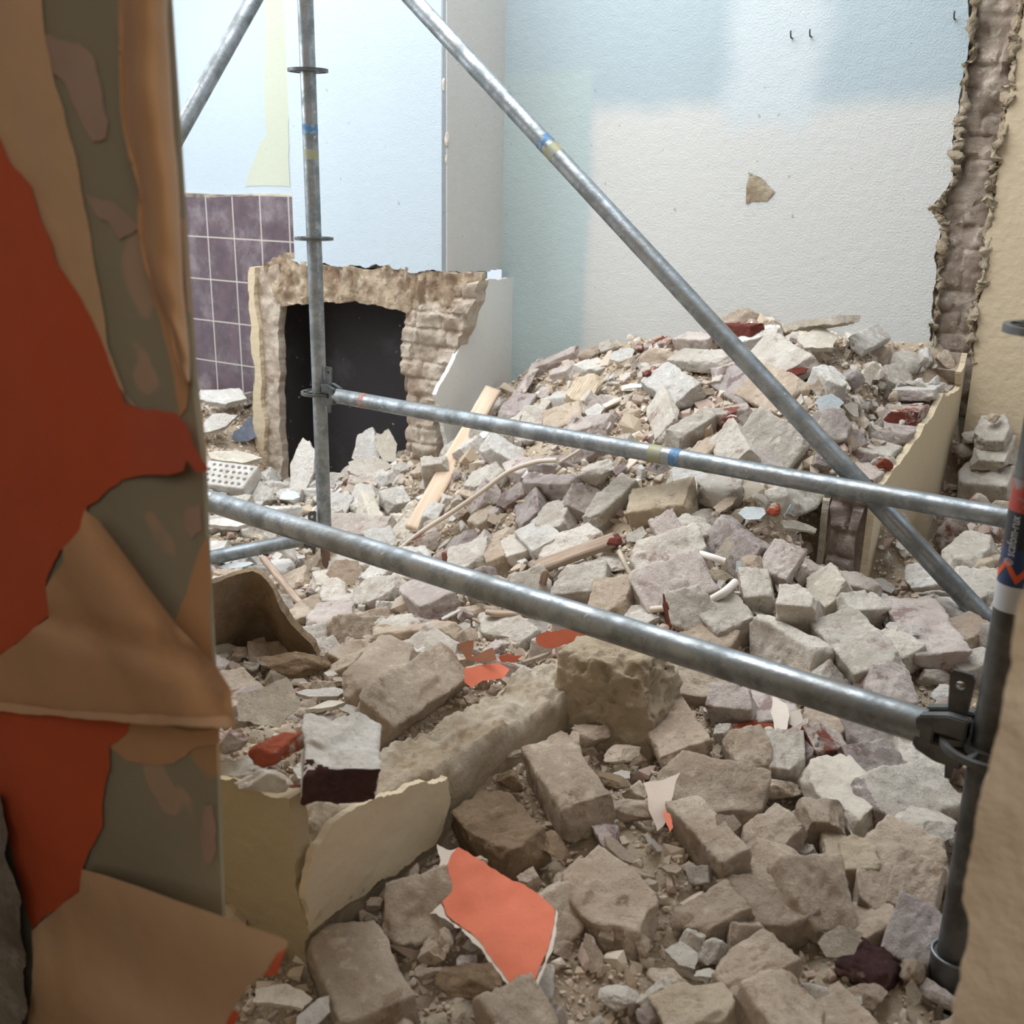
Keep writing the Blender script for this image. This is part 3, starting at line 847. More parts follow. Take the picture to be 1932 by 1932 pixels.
# ================================================================== RUBBLE GROUND
ctrl = []   # (X, Y, Z)
def cp(px, py, Y): 
    P = at_Y(px, py, Y); ctrl.append((P.x, P.y, P.z)); return P
def backY(px, py, off=0.02):
    P = at_plane(px, py, BACK.o, BACK.y) - DB * off
    return P
for px, py in ((985, 700), (1050, 672), (1120, 652), (1200, 632), (1300, 625), (1400, 612), (1500, 612), (1600, 628), (1700, 640), (1800, 655)):
    P = backY(px, py); ctrl.append((P.x, P.y, P.z)); Q = P + DB * 0.3; ctrl.append((Q.x, Q.y, Q.z))
for a in (
    # slope of the heap
    (1010, 800, 3.75), (1120, 790, 3.45), (1250, 800, 3.2), (1380, 760, 3.2), (1500, 740, 3.12), (1620, 760, 2.98), (1560, 850, 2.80), (1650, 860, 2.72),
    (900, 900, 3.45), (1000, 920, 3.15), (1120, 900, 2.98), (1260, 930, 2.80), (1400, 900, 2.74), (1500, 940, 2.64),
    (880, 1020, 3.1), (1000, 1040, 2.82), (1130, 1040, 2.66), (1280, 1040, 2.55), (1400, 1040, 2.48), (1530, 1060, 2.42),
    (740, 1120, 2.85), (880, 1130, 2.6), (1020, 1140, 2.45), (1180, 1120, 2.40), (1300, 1140, 2.30), (1420, 1170, 2.25), (1560, 1180, 2.2), (1700, 1190, 2.2),
    (640, 1200, 2.5), (800, 1200, 2.35), (960, 1210, 2.25), (1100, 1210, 2.18),
    # behind the low wall
    (560, 1290, 2.1), (600, 1340, 1.95), (720, 1280, 2.05), (850, 1290, 2.0), (480, 1340, 1.85), (520, 1420, 1.6), (680, 1340, 1.85), (950, 1270, 2.02), (450, 1250, 2.2),
    # right of the low wall and foreground
    (1290, 1262, 2.1), (1400, 1320, 1.95), (1550, 1320, 1.92), (1700, 1320, 1.92), (1840, 1300, 1.95),
    (1280, 1400, 1.80), (1400, 1420, 1.76), (1560, 1450, 1.72), (1700, 1460, 1.72), (1850, 1480, 1.7),
    (1080, 1420, 1.76), (1160, 1500, 1.62), (1300, 1540, 1.58), (1450, 1560, 1.56), (1620, 1600, 1.50), (1760, 1640, 1.46), (1900, 1650, 1.46),
    (980, 1500, 1.62), (920, 1560, 1.52), (860, 1640, 1.40), (760, 1680, 1.35), (640, 1780, 1.26), (560, 1850, 1.20), (1040, 1600, 1.46), (1200, 1680, 1.38), (1350, 1700, 1.36), (1500, 1740, 1.32), (1650, 1780, 1.28), (1800, 1820, 1.25),
    (700, 1860, 1.19), (850, 1850, 1.19), (1000, 1820, 1.23), (1150, 1850, 1.20), (1300, 1870, 1.18), (1500, 1900, 1.15), (1700, 1930, 1.12),
    (500, 1990, 1.05), (900, 2010, 1.03), (1300, 2020, 1.03), (1700, 2040, 1.02), (100, 2000, 1.1), (300, 1900, 1.15),
    # behind the stub, right
    (1800, 960, 2.95), (1880, 980, 2.85), (1750, 1040, 2.65), (1850, 1060, 2.55), (1930, 1070, 2.55), (1800, 1150, 2.35), (1900, 1180, 2.30), (2050, 1000, 2.9), (2050, 1250, 2.1),
    # left hollow in front of the fireplace
    (380, 780, 4.75), (450, 760, 4.75), (330, 760, 4.95), (430, 860, 4.35), (380, 940, 3.95), (470, 930, 4.05), (530, 928, 4.45), (640, 908, 4.3), (720, 905, 4.1), (780, 960, 3.85), (700, 960, 3.85), (600, 990, 3.75),
    (850, 960, 3.55), (860, 860, 3.7), (930, 810, 3.85), (480, 1010, 3.65), (400, 1040, 3.45), (600, 1080, 3.45), (520, 1100, 3.2), (700, 1050, 3.3), (620, 1150, 2.9), (420, 1130, 2.9), (500, 1200, 2.55), (200, 900, 4.2), (100, 1100, 3.2), (200, 1300, 2.0), (650, 888, 4.62), (560, 908, 4.7), (715, 866, 4.45), (690, 862, 4.4)):
    P = cp(*a)
for px, py in ((1800, 850), (1785, 900), (1768, 960), (1735, 1050), (1700, 1120), (1672, 1160)):
    P = at_plane(px, py, STB.o, STB.y) + DA * 0.02; ctrl.append((P.x, P.y, P.z)); Q = P + DA * .08; ctrl.append((Q.x, Q.y, Q.z + .01))
for u in (0.1, 0.3, 0.5):
    Q = STB.o + STB.x * u - DA * 0.16; ctrl.append((Q.x, Q.y, 1.05 - 0.22 * u))
for px, py in ((1110, 1385), (1170, 1420), (1230, 1425)):
    P = at_plane(px, py, RET.o, RET.y) - DB * .015; ctrl.append((P.x, P.y, P.z))
for px, py in ((1050, 1395), (1010, 1420), (930, 1475), (860, 1555), (760, 1640), (640, 1760)):
    P = at_plane(px, py, LOW.o, LOW.y) + DA * 0.01; ctrl.append((P.x, P.y, P.z))
for px, py in ((1552, 1118), (1595, 1128), (1640, 1140)):
    P = at_plane(px, py, ENDF.o, ENDF.y) - DB * 0.02; ctrl.append((P.x, P.y, P.z))
for px, py in ((1530, 1050), (1500, 990)):
    P = at_plane(px, py, ENDF.o, ENDF.y) + DB * 0.02; ctrl.append((P.x, P.y, P.z))
for u in (0.1, 0.35, 0.6, 0.85, 1.1):
    Q = LOW.o + LOW.x * u - DA * 0.17; ctrl.append((Q.x, Q.y, 0.60 - 0.06 * u))
C3 = np.array(ctrl)
def _tps(r2): return np.where(r2 > 1e-12, 0.5 * r2 * np.log(np.maximum(r2, 1e-12)), 0)
n = len(C3)
Kk = _tps(((C3[:, None, :2] - C3[None, :, :2]) ** 2).sum(-1)) + np.eye(n) * 0.004
Pm = np.column_stack([np.ones(n), C3[:, :2]])
Am = np.block([[Kk, Pm], [Pm.T, np.zeros((3, 3))]])
sol = np.linalg.solve(Am, np.concatenate([C3[:, 2], np.zeros(3)]))
def tps(XY):
    out = np.empty(len(XY))
    for s in range(0, len(XY), 20000):
        q = XY[s:s + 20000]
        out[s:s + 20000] = _tps(((q[:, None] - C3[None, :, :2]) ** 2).sum(-1)) @ sol[:n] + sol[n] + q @ sol[n + 1:]
    return out
GX0, GX1, GY0, GY1, GC = -2.3, 2.6, 0.75, 5.4, 0.0125
gx = np.arange(GX0, GX1, GC); gy = np.arange(GY0, GY1, GC)
XX, YY = np.meshgrid(gx, gy)
XYf = np.stack([XX.ravel(), YY.ravel()], -1)
ZB = np.clip(tps(XYf), 0.08, 1.3)
# step at the low wall: the room beyond is nothing special, keep it
ZB = ZB.reshape(XX.shape)
def gz(x, y):
    i = (x - GX0) / GC; j = (y - GY0) / GC
    i = min(max(i, 0), len(gx) - 1.001); j = min(max(j, 0), len(gy) - 1.001)
    a, b = int(i), int(j); fi, fj = i - a, j - b
    return (ZB[b, a] * (1 - fi) + ZB[b, a + 1] * fi) * (1 - fj) + (ZB[b + 1, a] * (1 - fi) + ZB[b + 1, a + 1] * fi) * fj
def gn(x, y, e=0.04):
    return Vector((-(gz(x + e, y) - gz(x - e, y)) / (2 * e), -(gz(x, y + e) - gz(x, y - e)) / (2 * e), 1)).normalized()
def hit(px, py, lift=0.0):
    r = ray(px, py)
    t_ = 0.9 / r.y
    last = None
    while t_ * r.y < 5.3:
        P = CAMLOC + r * t_
        if P.z <= gz(P.x, P.y) + lift:
            return P
        t_ += 0.006
    return CAMLOC + r * (3.5 / r.y)

P3 = np.column_stack([XYf, np.zeros(len(XYf))])
Zd = ZB.ravel() - 0.028 + fbm(P3, 7, 5, 3) * 0.022 + np.abs(fbm(P3, 26, 3, 9)) * 0.012
V = np.column_stack([XYf, Zd])
ny_, nx_ = XX.shape
idx = np.arange(nx_ * ny_).reshape(ny_, nx_)
Fq = np.stack([idx[:-1, :-1], idx[:-1, 1:], idx[1:, 1:], idx[1:, :-1]], -1).reshape(-1, 4)
# drop what lies beyond the back walls
cen = V[Fq].mean(1)
rel = (cen[:, :2] - np.array(BACK.o)[:2]) @ np.array(DB)[:2]
relA = (cen[:, :2] - np.array(BACK.o)[:2]) @ np.array(DA)[:2]
relB = (cen[:, :2] - np.array(ALC.o)[:2]) @ np.array(DB)[:2]
relu = (cen[:, :2] - np.array(BREAST.o)[:2]) @ np.array(DA)[:2]
keep = np.where(relA > 0, rel < 0.02, relB < np.where((relu > -.1) & (relu < 1.1), 0.18, 0.0))
Fq = Fq[keep]
t = NT('dust and mortar grit', 0.97, spec=0.15)
c = t.mix(t.ramp(t.noise(3.5, 6, .6), .38, .62), lin(202, 186, 163), lin(172, 152, 128))
c = t.mix(t.ramp(t.noise(90, 4, .7), .55, .7), c, lin(222, 214, 200))
c = t.mix(t.ramp(t.noise(130, 4, .7), .62, .74, 0, .6), c, lin(112, 96, 84))
b = t.bump(t.noise(48, 8, .7), 0.012, 1.0); b = t.bump(t.noise(240, 4, .7), 0.0018, .9, b)
mGrit = t.out(c, b)
mound = link('rubble_mound', mesh_np(V, Fq), mGrit)
tag(mound, 'heap of mortar dust and crushed plaster under the loose bricks', 'rubble', None, 'stuff')

# ================================================================== SCAFFOLD
t = NT('galvanised steel', 0.42, 0.75)
n1 = t.noise(22, 6, .65); n2 = t.noise(7, 4, .6)
c = t.mix(t.ramp(n1, .35, .65), lin(158, 164, 168), lin(118, 124, 126))
c = t.mix(t.ramp(n2, .45, .7, 0, .55), c, lin(126, 124, 116))
c = t.mix(t.ramp(t.noise(60, 5, .7), .62, .72, 0, .55), c, lin(92, 88, 82))
c = t.mix(t.ramp(t.noise(34, 3, .6), .68, .72, 0, .8), c, lin(196, 194, 188))
b = t.bump(t.noise(70, 5, .6), 0.0014, .6)
mGalv = t.out(c, b, t.ramp(n1, .3, .7, .30, .55))
t = NT('dark galvanised steel', 0.5, 0.7)
c = t.mix(t.ramp(t.noise(14, 5, .6), .35, .65), lin(116, 118, 118), lin(84, 84, 82))
mGalvD = t.out(c, t.bump(t.noise(60, 5), .0014, .6))
t = NT('rusty jack spindle', 0.7, 0.4)
mRust = t.out(t.mix(t.ramp(t.noise(20, 4), .4, .6), lin(140, 112, 98), lin(110, 92, 82)))
def paint(name, c): 
    t = NT(name, 0.5, 0.2)
    return t.out(t.mix(t.ramp(t.noise(60, 5, .7), .46, .62, 0.05, .9), c, lin(140, 146, 148)))
mBlueP = paint('blue paint', lin(62, 112, 152)); mYelP = paint('yellow paint', lin(146, 144, 104)); mRedP = paint('red paint', lin(158, 96, 80))
mLabR = paint('red label', lin(178, 70, 56)); mWedge = mGalvD
TR = 0.02415
LV = (2.42, 1.92, 1.42, 0.92, 0.42)

def rosette_mesh():
    bm = bmesh.new()
    ro, ri, h = 0.062, 0.0245, 0.0045
    seg = 96
    def inhole(a, r):
        a = a % (2 * PI)
        k = int(round(a / (PI / 4))) % 8
        da = (a - k * PI / 4 + PI) % (2 * PI) - PI
        if k % 2 == 0:
            return 0.034 < r < 0.0545 and abs(da) < 0.24
        return 0.034 < r < 0.0545 and abs(da) < 0.40
    rs = [ri, 0.030, 0.034, 0.0475, 0.0545, ro]
    layer = {}
    def vt(i, k, s):
        key = (i, k % seg, s)
        if key not in layer:
            a = 2 * PI * (k % seg) / seg
            layer[key] = bm.verts.new((rs[i] * math.cos(a), rs[i] * math.sin(a), s * h))
        return layer[key]
    solid = set()
    for i in range(len(rs) - 1):
        for k in range(seg):
            a = 2 * PI * (k + .5) / seg; r = (rs[i] + rs[i + 1]) / 2
            if not inhole(a, r): solid.add((i, k))
    for (i, k) in solid:
        bm.faces.new([vt(i, k, 1), vt(i + 1, k, 1), vt(i + 1, k + 1, 1), vt(i, k + 1, 1)])
        bm.faces.new([vt(i, k, -1), vt(i, k + 1, -1), vt(i + 1, k + 1, -1), vt(i + 1, k, -1)])
        for (di, dk, e) in ((1, 0, ((i + 1, k), (i + 1, k + 1))), (-1, 0, ((i, k + 1), (i, k))), (0, 1, ((i + 1, k + 1), (i, k + 1))), (0, -1, ((i, k), (i + 1, k)))):
            nb = (i + di, (k + dk) % seg)
            if nb not in solid:
                (a1, b1), (a2, b2) = e
                bm.faces.new([vt(a1, b1, 1), vt(a1, b1, -1), vt(a2, b2, -1), vt(a2, b2, 1)])
    return from_bm(bm, True, 40)
ROS = rosette_mesh()
def standard(P, z0, z1, levels, label, sp0):
    e = empty('scaffold_standard', (P.x, P.y, z0))
    tag(e, label, 'scaffold', 'upright scaffold standards')
    tb = link('tube', tube_mesh([(0, 0, 0), (0, 0, z1 - z0)], TR, 32), mGalv, e)
    for z in levels:
        r = link('rosette', ROS, mGalvD, e); r.location = (0, 0, z - z0); r.rotation_euler = (0, 0, math.atan2(DA.y, DA.x) + PI / 8 * 0)
    return e
# far left standard
PL = at_Z(603, 741, 0.92)
PN = at_Z(1869, 1410, 0.92)
print('far std', PL, 'near std', PN)
for z in (1.92, 1.42, 0.92): print('rosette far', z, [round(v) for v in project((PL.x, PL.y, z))[:2]])
for z in (1.42, 0.92): print('rosette near', z, [round(v) for v in project((PN.x, PN.y, z))[:2]], project((PN.x, PN.y, z))[2])
base = gz(PL.x, PL.y)
sF = standard(PL, 0.40, 2.9, (2.42, 1.92, 1.42, 0.92), 'far upright galvanised scaffold tube in front of the black fireplace opening', base)
ls = link('jack_spindle', tube_mesh([(0, 0, base - 0.06 - .40), (0, 0, 0.02)], 0.0165, 20), mRust, sF); ls['label'] = 'brown rusty jack spindle'
def band(parent, P0, P1, f, ln, mat, rad=TR, name='paint_band'):
    a, b_ = Vector(P0), Vector(P1); d = (b_ - a).normalized(); c_ = a.lerp(b_, f)
    o = link(name, tube_mesh([c_ - d * ln / 2, c_ + d * ln / 2], rad + 0.0004, 28, False), mat, parent)
    return o
zb = at_plane(580, 244, PL, Vector((0, -1, 0))).z
band(sF, (0, 0, 0), (0, 0, 1), zb - 0.40, 0.028, mBlueP)
band(sF, (0, 0, 0), (0, 0, 1), at_plane(583, 292, PL, Vector((0, -1, 0))).z - 0.40, 0.03, mYelP)
# near right standard: starts in a base collar
zc = at_plane(1790, 1800, PN, Vector((0, -1, 0))).z
sN = empty('scaffold_standard', (PN.x, PN.y, zc - 0.06))
tag(sN, 'near upright galvanised scaffold tube at the right with a blue maker label', 'scaffold', 'upright scaffold standards')
link('tube', tube_mesh([(0, 0, 0), (0, 0, 2.9 - zc)], TR, 40), mGalvD, sN)
co = bmesh.new()
pts = []
cme = tube_mesh([(0, 0, -0.28), (0, 0, 0.06)], 0.0315, 40, True)
cb = link('base_collar', cme, mGalvD, sN)
rim = tube_mesh([(0.0305 * math.cos(a), 0.0305 * math.sin(a), 0.062) for a in np.linspace(0, 2 * PI, 41)], 0.0022, 8, False)
link('collar_rim', rim, mGalv, cb)
for z in (1.96, 1.452, 0.92):
    r = link('rosette', ROS, mGalv, sN); r.location = (0, 0, z - (zc - 0.06)); r.rotation_euler = (0, 0, math.atan2(DA.y, DA.x))
# maker label wrapped on the near standard
def zz(px, py): return at_plane(px, py, PN, Vector((0, -1, 0))).z - (zc - 0.06)
zr1, zr0, zn0, zw0 = zz(1940, 902), zz(1930, 962), zz(1905, 1098), zz(1895, 1146)
facing = math.atan2(-PN.y, -PN.x)
def wrap_sheet(z0, z1, a0, a1, rad, na=40, nz=2, topf=None, botf=None):
    bm = bmesh.new(); g = []
    for j in range(nz + 1):
        row = []
        for i in range(na + 1):
            a = a0 + (a1 - a0) * i / na
            zt_ = z1 if topf is None else topf(i / na); zb_ = z0 if botf is None else botf(i / na)
            z = zb_ + (zt_ - zb_) * j / nz
            row.append(bm.verts.new((rad * math.cos(a), rad * math.sin(a), z)))
        g.append(row)
    for j in range(nz):
        for i in range(na):
            bm.faces.new([g[j][i], g[j][i + 1], g[j + 1][i + 1], g[j + 1][i]])
    return from_bm(bm, True)
mNavy = NT('navy label', 0.35).out(lin(38, 62, 104)); mNavyD = NT('dark navy label', 0.35).out(lin(40, 46, 60))
mWhiteL = NT('white label', 0.4).out(lin(196, 200, 206)); mOrL = NT('orange label', 0.4).out(lin(214, 92, 52))
lab = link('maker_label', wrap_sheet(zn0, zr0, facing - 1.9, facing + 1.9, TR + .0006), mNavy, sN); lab['label'] = 'navy blue maker label'
link('red_band', wrap_sheet(zr0, zr1, facing - 2.6, facing + 2.6, TR + .0007), mLabR, lab)
link('dark_panel', wrap_sheet(zr0 - 0.045, zr0 + 0.0, facing - 1.9, facing + 1.9, TR + .0008), mNavyD, lab)
link('white_strip', wrap_sheet(zw0, zn0, facing - 1.9, facing + 1.9, TR + .0006), mWhiteL, lab)
zig = lambda f: zn0 + 0.004 + 0.020 * abs(((f * 3.2) % 1) - 0.5) * 2
link('chevrons', wrap_sheet(zn0, zn0, facing - 1.9, facing + 1.9, TR + .0010, 90, 1, lambda f: zig(f) + 0.011, zig), mOrL, lab)
def text_mesh(txt, size, extrude=0.0):
    cu = bpy.data.curves.new('t', 'FONT'); cu.body = txt; cu.size = size; cu.align_y = 'CENTER'
    cu.resolution_u = 4
    ob = bpy.data.objects.new('t', cu); COL.objects.link(ob)
    dg = bpy.context.evaluated_depsgraph_get()
    me = bpy.data.meshes.new_from_object(ob.evaluated_get(dg))
    bpy.data.objects.remove(ob)
    return me
tm = text_mesh('\u00a9 scafom-rux', 0.017)
w_ = max(v.co.x for v in tm.vertices)
fit = (zr0 - zn0 - 0.030) / w_
for v in tm.vertices:
    x, y = v.co.x * fit, v.co.y
    a = facing - 0.60 - y / TR      # reads upwards
    v.co = Vector(((TR + .0013) * math.cos(a), (TR + .0013) * math.sin(a), zn0 + 0.026 + x))
tm.name = 'lettering'
tm.materials.clear()
link('lettering', tm, mWhiteL, lab)
lines = bmesh.new()
for k in range(3):
    z = zw0 + 0.006 + k * 0.005
    n_ = 14; row = []
    for i in range(n_ + 1):
        a = facing + 0.15 + 0.9 * i / n_
        row.append((lines.verts.new(((TR + .001) * math.cos(a), (TR + .001) * math.sin(a), z)), lines.verts.new(((TR + .001) * math.cos(a), (TR + .001) * math.sin(a), z + .0015))))
    for i in range(n_): lines.faces.new([row[i][0], row[i + 1][0], row[i + 1][1], row[i][1]])
link('fine_print', from_bm(lines), mNavyD, lab)

# wedge head, built for a ledger leaving the post along +x (post axis at origin)
def head_meshes():
    bm = bmesh.new()
    # casting: two cheeks tapering from the tube to the rosette, slot between
    def prism(pts2, y0, y1):
        a = [bm.verts.new((x, y0, z)) for x, z in pts2]; b = [bm.verts.new((x, y1, z)) for x, z in pts2]
        n = len(pts2)
        bm.faces.new(a[::-1]); bm.faces.new(b)
        for i in range(n): bm.faces.new([a[i], a[(i + 1) % n], b[(i + 1) % n], b[i]])
    up = [(0.0265, 0.007), (0.0265, 0.036), (0.052, 0.036), (0.088, 0.024), (0.088, 0.007)]
    dn = [(0.0265, -0.007), (0.088, -0.007), (0.088, -0.024), (0.060, -0.034), (0.0265, -0.034)]
    for s in (-1, 1):
        for pr in (up, dn):
            prism(pr, min(s * 0.006, s * 0.023), max(s * 0.006, s * 0.023))
    prism([(0.066, -0.020), (0.066, 0.020), (0.090, 0.022), (0.090, -0.022)], -0.0235, 0.0235)
    prism([(0.0265, 0.007), (0.0265, 0.030), (0.034, 0.030), (0.034, 0.007)], -0.023, 0.023)
    bmesh.ops.bevel(bm, geom=bm.edges[:], offset=0.002, segments=2, affect='EDGES', clamp_overlap=True)
    head = from_bm(bm, True, 35)
    # wedge plate with a hole, standing in the slot across the rosette
    out = [(0.040, -0.062), (0.049, -0.062), (0.062, 0.086), (0.058, 0.092), (0.034, 0.092), (0.030, 0.086)]
    hole = [(0.047 + 0.006 * math.cos(a), 0.073 + 0.006 * math.sin(a)) for a in np.linspace(0, 2 * PI, 17)[:-1]]
    pts = [Vector(p) for p in out + hole]
    no, nh = len(out), len(hole)
    r = delaunay_2d_cdt(pts, [(i, (i + 1) % no) for i in range(no)] + [(no + i, no + (i + 1) % nh) for i in range(nh)], [list(range(no)), [no + i for i in range(nh)][::-1]], 0, 1e-6)
    bm = bmesh.new()
    A = [(v.x, v.y) for v in r[0]]
    f1 = [bm.verts.new((x, -0.003, z)) for x, z in A]; f2 = [bm.verts.new((x, 0.003, z)) for x, z in A]
    for f in r[2]:
        cx = sum(A[i][0] for i in f) / len(f); cz = sum(A[i][1] for i in f) / len(f)
        if (cx - .047) ** 2 + (cz - .073) ** 2 < 0.0057 ** 2 or not inside(out, np.array([[cx, cz]]))[0]: continue
        bm.faces.new([f1[i] for i in f]); bm.faces.new([f2[i] for i in reversed(f)])
    bm.edges.ensure_lookup_table()
    s1 = {v: i for i, v in enumerate(f1)}
    for e in [e for e in bm.edges if len(e.link_faces) == 1 and e.verts[0] in s1 and e.verts[1] in s1]:
        a, b = s1[e.verts[0]], s1[e.verts[1]]
        bm.faces.new([f1[a], f1[b], f2[b], f2[a]])
    for v in list(bm.verts):
        if not v.link_faces: bm.verts.remove(v)
    return head, from_bm(bm)
HEAD, WEDGE = head_meshes()
def ledger(A, B, label, bands=(), headA=True, headB=True, turn=0.0):
    """horizontal tube between two post axes A and B"""
    A, B = Vector(A), Vector(B)
    d = (B - A).normalized(); L = (B - A).length
    e = empty('scaffold_ledger', A)
    e.rotation_euler = (0, 0, math.atan2(d.y, d.x))
    tag(e, label, 'scaffold', 'horizontal scaffold ledgers')
    link('tube', tube_mesh([(0.082, 0, 0), (L - 0.082, 0, 0)], TR, 36), mGalv, e)
    for flag, x, r in ((headA, 0, 0), (headB, L, PI)):
        if not flag: continue
        h = link('wedge_head', HEAD, mGalvD, e); h.location = (x, 0, 0); h.rotation_euler = (0, 0, r)
        wd = link('wedge', WEDGE, mWedge, h)
    for px, py, ln, mt in bands:
        P = at_plane(px, py, A, Vector((-d.y, d.x, 0)))
        f = (P - A).dot(d)
        link('paint_band', tube_mesh([(f - ln / 2, 0, 0), (f + ln / 2, 0, 0)], TR + .0004, 28, False), mt, e)
    return e
# directions of the bay
PBfar = at_Z(392, 944, 0.92)
dB_ = (PBfar - Vector((PN.x, PN.y, 0.92))).normalized()
PNL = Vector((PN.x, PN.y, 0.92)) + dB_ * 2.57
PA2 = at_Z(1890, 975, 0.92)
dA_ = (PA2 - Vector((PL.x, PL.y, 0.92))).normalized()
PFR = Vector((PL.x, PL.y, 0.92)) + dA_ * 2.57
print('dirs', dA_, dB_, 'PNL', PNL, 'PFR', PFR)
ledger((PL.x, PL.y, 0.92), PFR, 'upper horizontal scaffold tube from the far upright to the right with blue and orange marks', ((688, 756, 0.022, mRedP), (1277, 866, 0.028, mBlueP), (1240, 857, 0.04, mYelP)), True, False)
ledger((PN.x, PN.y, 0.92), PNL, 'lower nearer horizontal scaffold tube clamped to the near right upright', (), True, False)
PNL0 = Vector((PNL.x, PNL.y, 0.0)); d = Vector((PNL.x - PL.x, PNL.y - PL.y, 0))
ePt = at_Z(400, 1052, 0.42 + 0.0)
ledger((PL.x, PL.y, 0.42), (ePt.x + (ePt.x - PL.x) * 0.5, ePt.y + (ePt.y - PL.y) * .5, 0.42), 'short low scaffold tube crossing under the ledger at the far left', (), True, False)
def brace(p1, p2, off, label, ext1, ext2, bands=()):
    """p1,p2 pixels; lies in the vertical plane off behind A line"""
    n = off[1]; o0 = off[0]
    A = at_plane(*p1, o0, n); B = at_plane(*p2, o0, n)
    d = (B - A).normalized()
    A2 = A - d * ext1; B2 = B + d * ext2
    e = empty('scaffold_brace', A2)
    q = d.to_track_quat('X', 'Z'); e.rotation_euler = q.to_euler()
    tag(e, label, 'scaffold', 'slanting scaffold braces')
    L = (B2 - A2).length
    link('tube', tube_mesh([(0, 0, 0), (L, 0, 0)], TR, 36), mGalv, e)
    for px, py, ln, mt in bands:
        P = at_plane(px, py, o0, n); f = (P - A2).dot(d)
        link('paint_band', tube_mesh([(f - ln / 2, 0, 0), (f + ln / 2, 0, 0)], TR + .0004, 28, False), mt, e)
    return e
nA = Vector((-dA_.y, dA_.x, 0))
brace((840, 66), (1800, 1105), (Vector((PL.x, PL.y, 0)) + nA * 0.052, nA), 'long slanting scaffold brace from the top centre down to the right', 0.75, 0.45, ((1030, 268, 0.022, mBlueP), (1045, 289, 0.03, mYelP)))
dS = Vector((PNL.x - PL.x, PNL.y - PL.y, 0)).normalized(); nS = Vector((-dS.y, dS.x, 0))
brace((465, 24), (345, 238), (Vector((PL.x, PL.y, 0)) + nS * -0.05, nS), 'slanting scaffold brace at the top left partly behind the torn wallpaper', 0.35, 0.5)
# ================================================================== LOOSE PIECES: master meshes
def rb(seed, L, W_, H, cuts=(), chips=5, chip=0.026, cell=0.0055, amp=0.0026):
    return rough_box(L / 2, W_ / 2, H / 2 , cell, 0.0045, amp, seed, cuts, chips, chip, mortar=0.008)
BR, HB = [], []
for k in range(9):
    cuts = []
    if k % 3 == 1: cuts = [((1, 0.25 * (k % 2 - .5), 0.35), 0.094)]
    if k % 3 == 2: cuts = [((-0.8, 0.5, 0.4), 0.088), ((0.3, -1, 0.5), 0.052)]
    BR.append(rb(100 + k, 0.205, 0.098, 0.054, cuts, 4, 0.024))
for k in range(7):
    a = [(1, 0.3, 0.1), (1, -0.35, 0.3), (1, 0.1, -0.45), (0.9, 0.5, 0.2), (1, -0.1, 0.55), (.8, -.5, -.3), (1, .05, .1)][k]
    b = [(0.6, -0.8, 0.5), (0.5, 0.9, 0.2), (0.4, 0.2, 0.9), (-.5, -.9, .3), (.2, .9, .6), (-.7, .3, .8), (.3, -.9, .6)][k]
    HB.append(rb(150 + k, 0.125, 0.098, 0.055, [(a, 0.055), (b, 0.052)], 3, 0.022))
CH = [angular(1.0, 200 + k, [(1, .8, .6), (1, .7, .8), (1, .9, .5), (1, .6, .55)][k % 4], 9 + k % 5, 4, 0.05, 0.42, 0.85) for k in range(12)]
SHD = []
for k in range(9):
    rg = random.Random(300 + k)
    nn = rg.choice([4, 5, 5, 6])
    pts = []
    for i in range(nn):
        a = 2 * PI * (i + rg.uniform(-.28, .28)) / nn
        r = rg.uniform(0.7, 1.05)
        pts.append((r * math.cos(a), r * math.sin(a) * 0.8))
    me = slab(fractal(pts, True, 0.08, 0.05, 300 + k), 0.20, 0.09, lambda A: fbm(np.column_stack([A, A[:, 0] * 0]), 3, 4, 7) * 0.012, seed=k)
    # lay flat: (x, -y, z) -> x, z, up
    for v in me.vertices: v.co = Vector((v.co.x, v.co.z, -v.co.y))
    # rough the rim and underside
    co = np.array([v.co[:] for v in me.vertices]); 
    under = co[:, 2] < -0.1
    co[under, 2] += fbm(co[under], 4, 4, 9 + k) * 0.06; co[under, :2] *= 0.93
    me.vertices.foreach_set('co', co.astype(np.float32).ravel()); me.update()
    SHD.append(me)
_cache = {}
def with_mat(me, mats, endcut=None):
    key = (me.name_full, tuple(m_.name for m_ in mats), endcut)
    if key not in _cache:
        c_ = me.copy(); c_.materials.clear()
        for m_ in mats: c_.materials.append(m_)
        if endcut is not None and len(mats) > 1:
            ax, sg = endcut
            xs = max(abs(v.co[ax]) for v in c_.vertices)
            for p in c_.polygons:
                if p.center[ax] * sg > xs * 0.55 and p.normal[ax] * sg > 0.45: p.material_index = 1
        _cache[key] = c_
    return _cache[key]
for i, me in enumerate(BR): me.name = 'brick_mesh%d' % i
for i, me in enumerate(HB): me.name = 'half_mesh%d' % i
for i, me in enumerate(CH): me.name = 'chunk_mesh%d' % i
for i, me in enumerate(SHD): me.name = 'shard_mesh%d' % i
PLACED = []      # (x, y, radius)
def orient(ax, nrm, roll):
    X = ax.normalized()
    N = (nrm - X * nrm.dot(X)).normalized()
    N = Matrix.Rotation(math.radians(roll), 3, X) @ N
    Y = N.cross(X)
    return Matrix((X, Y, N)).transposed()
_n = [0]
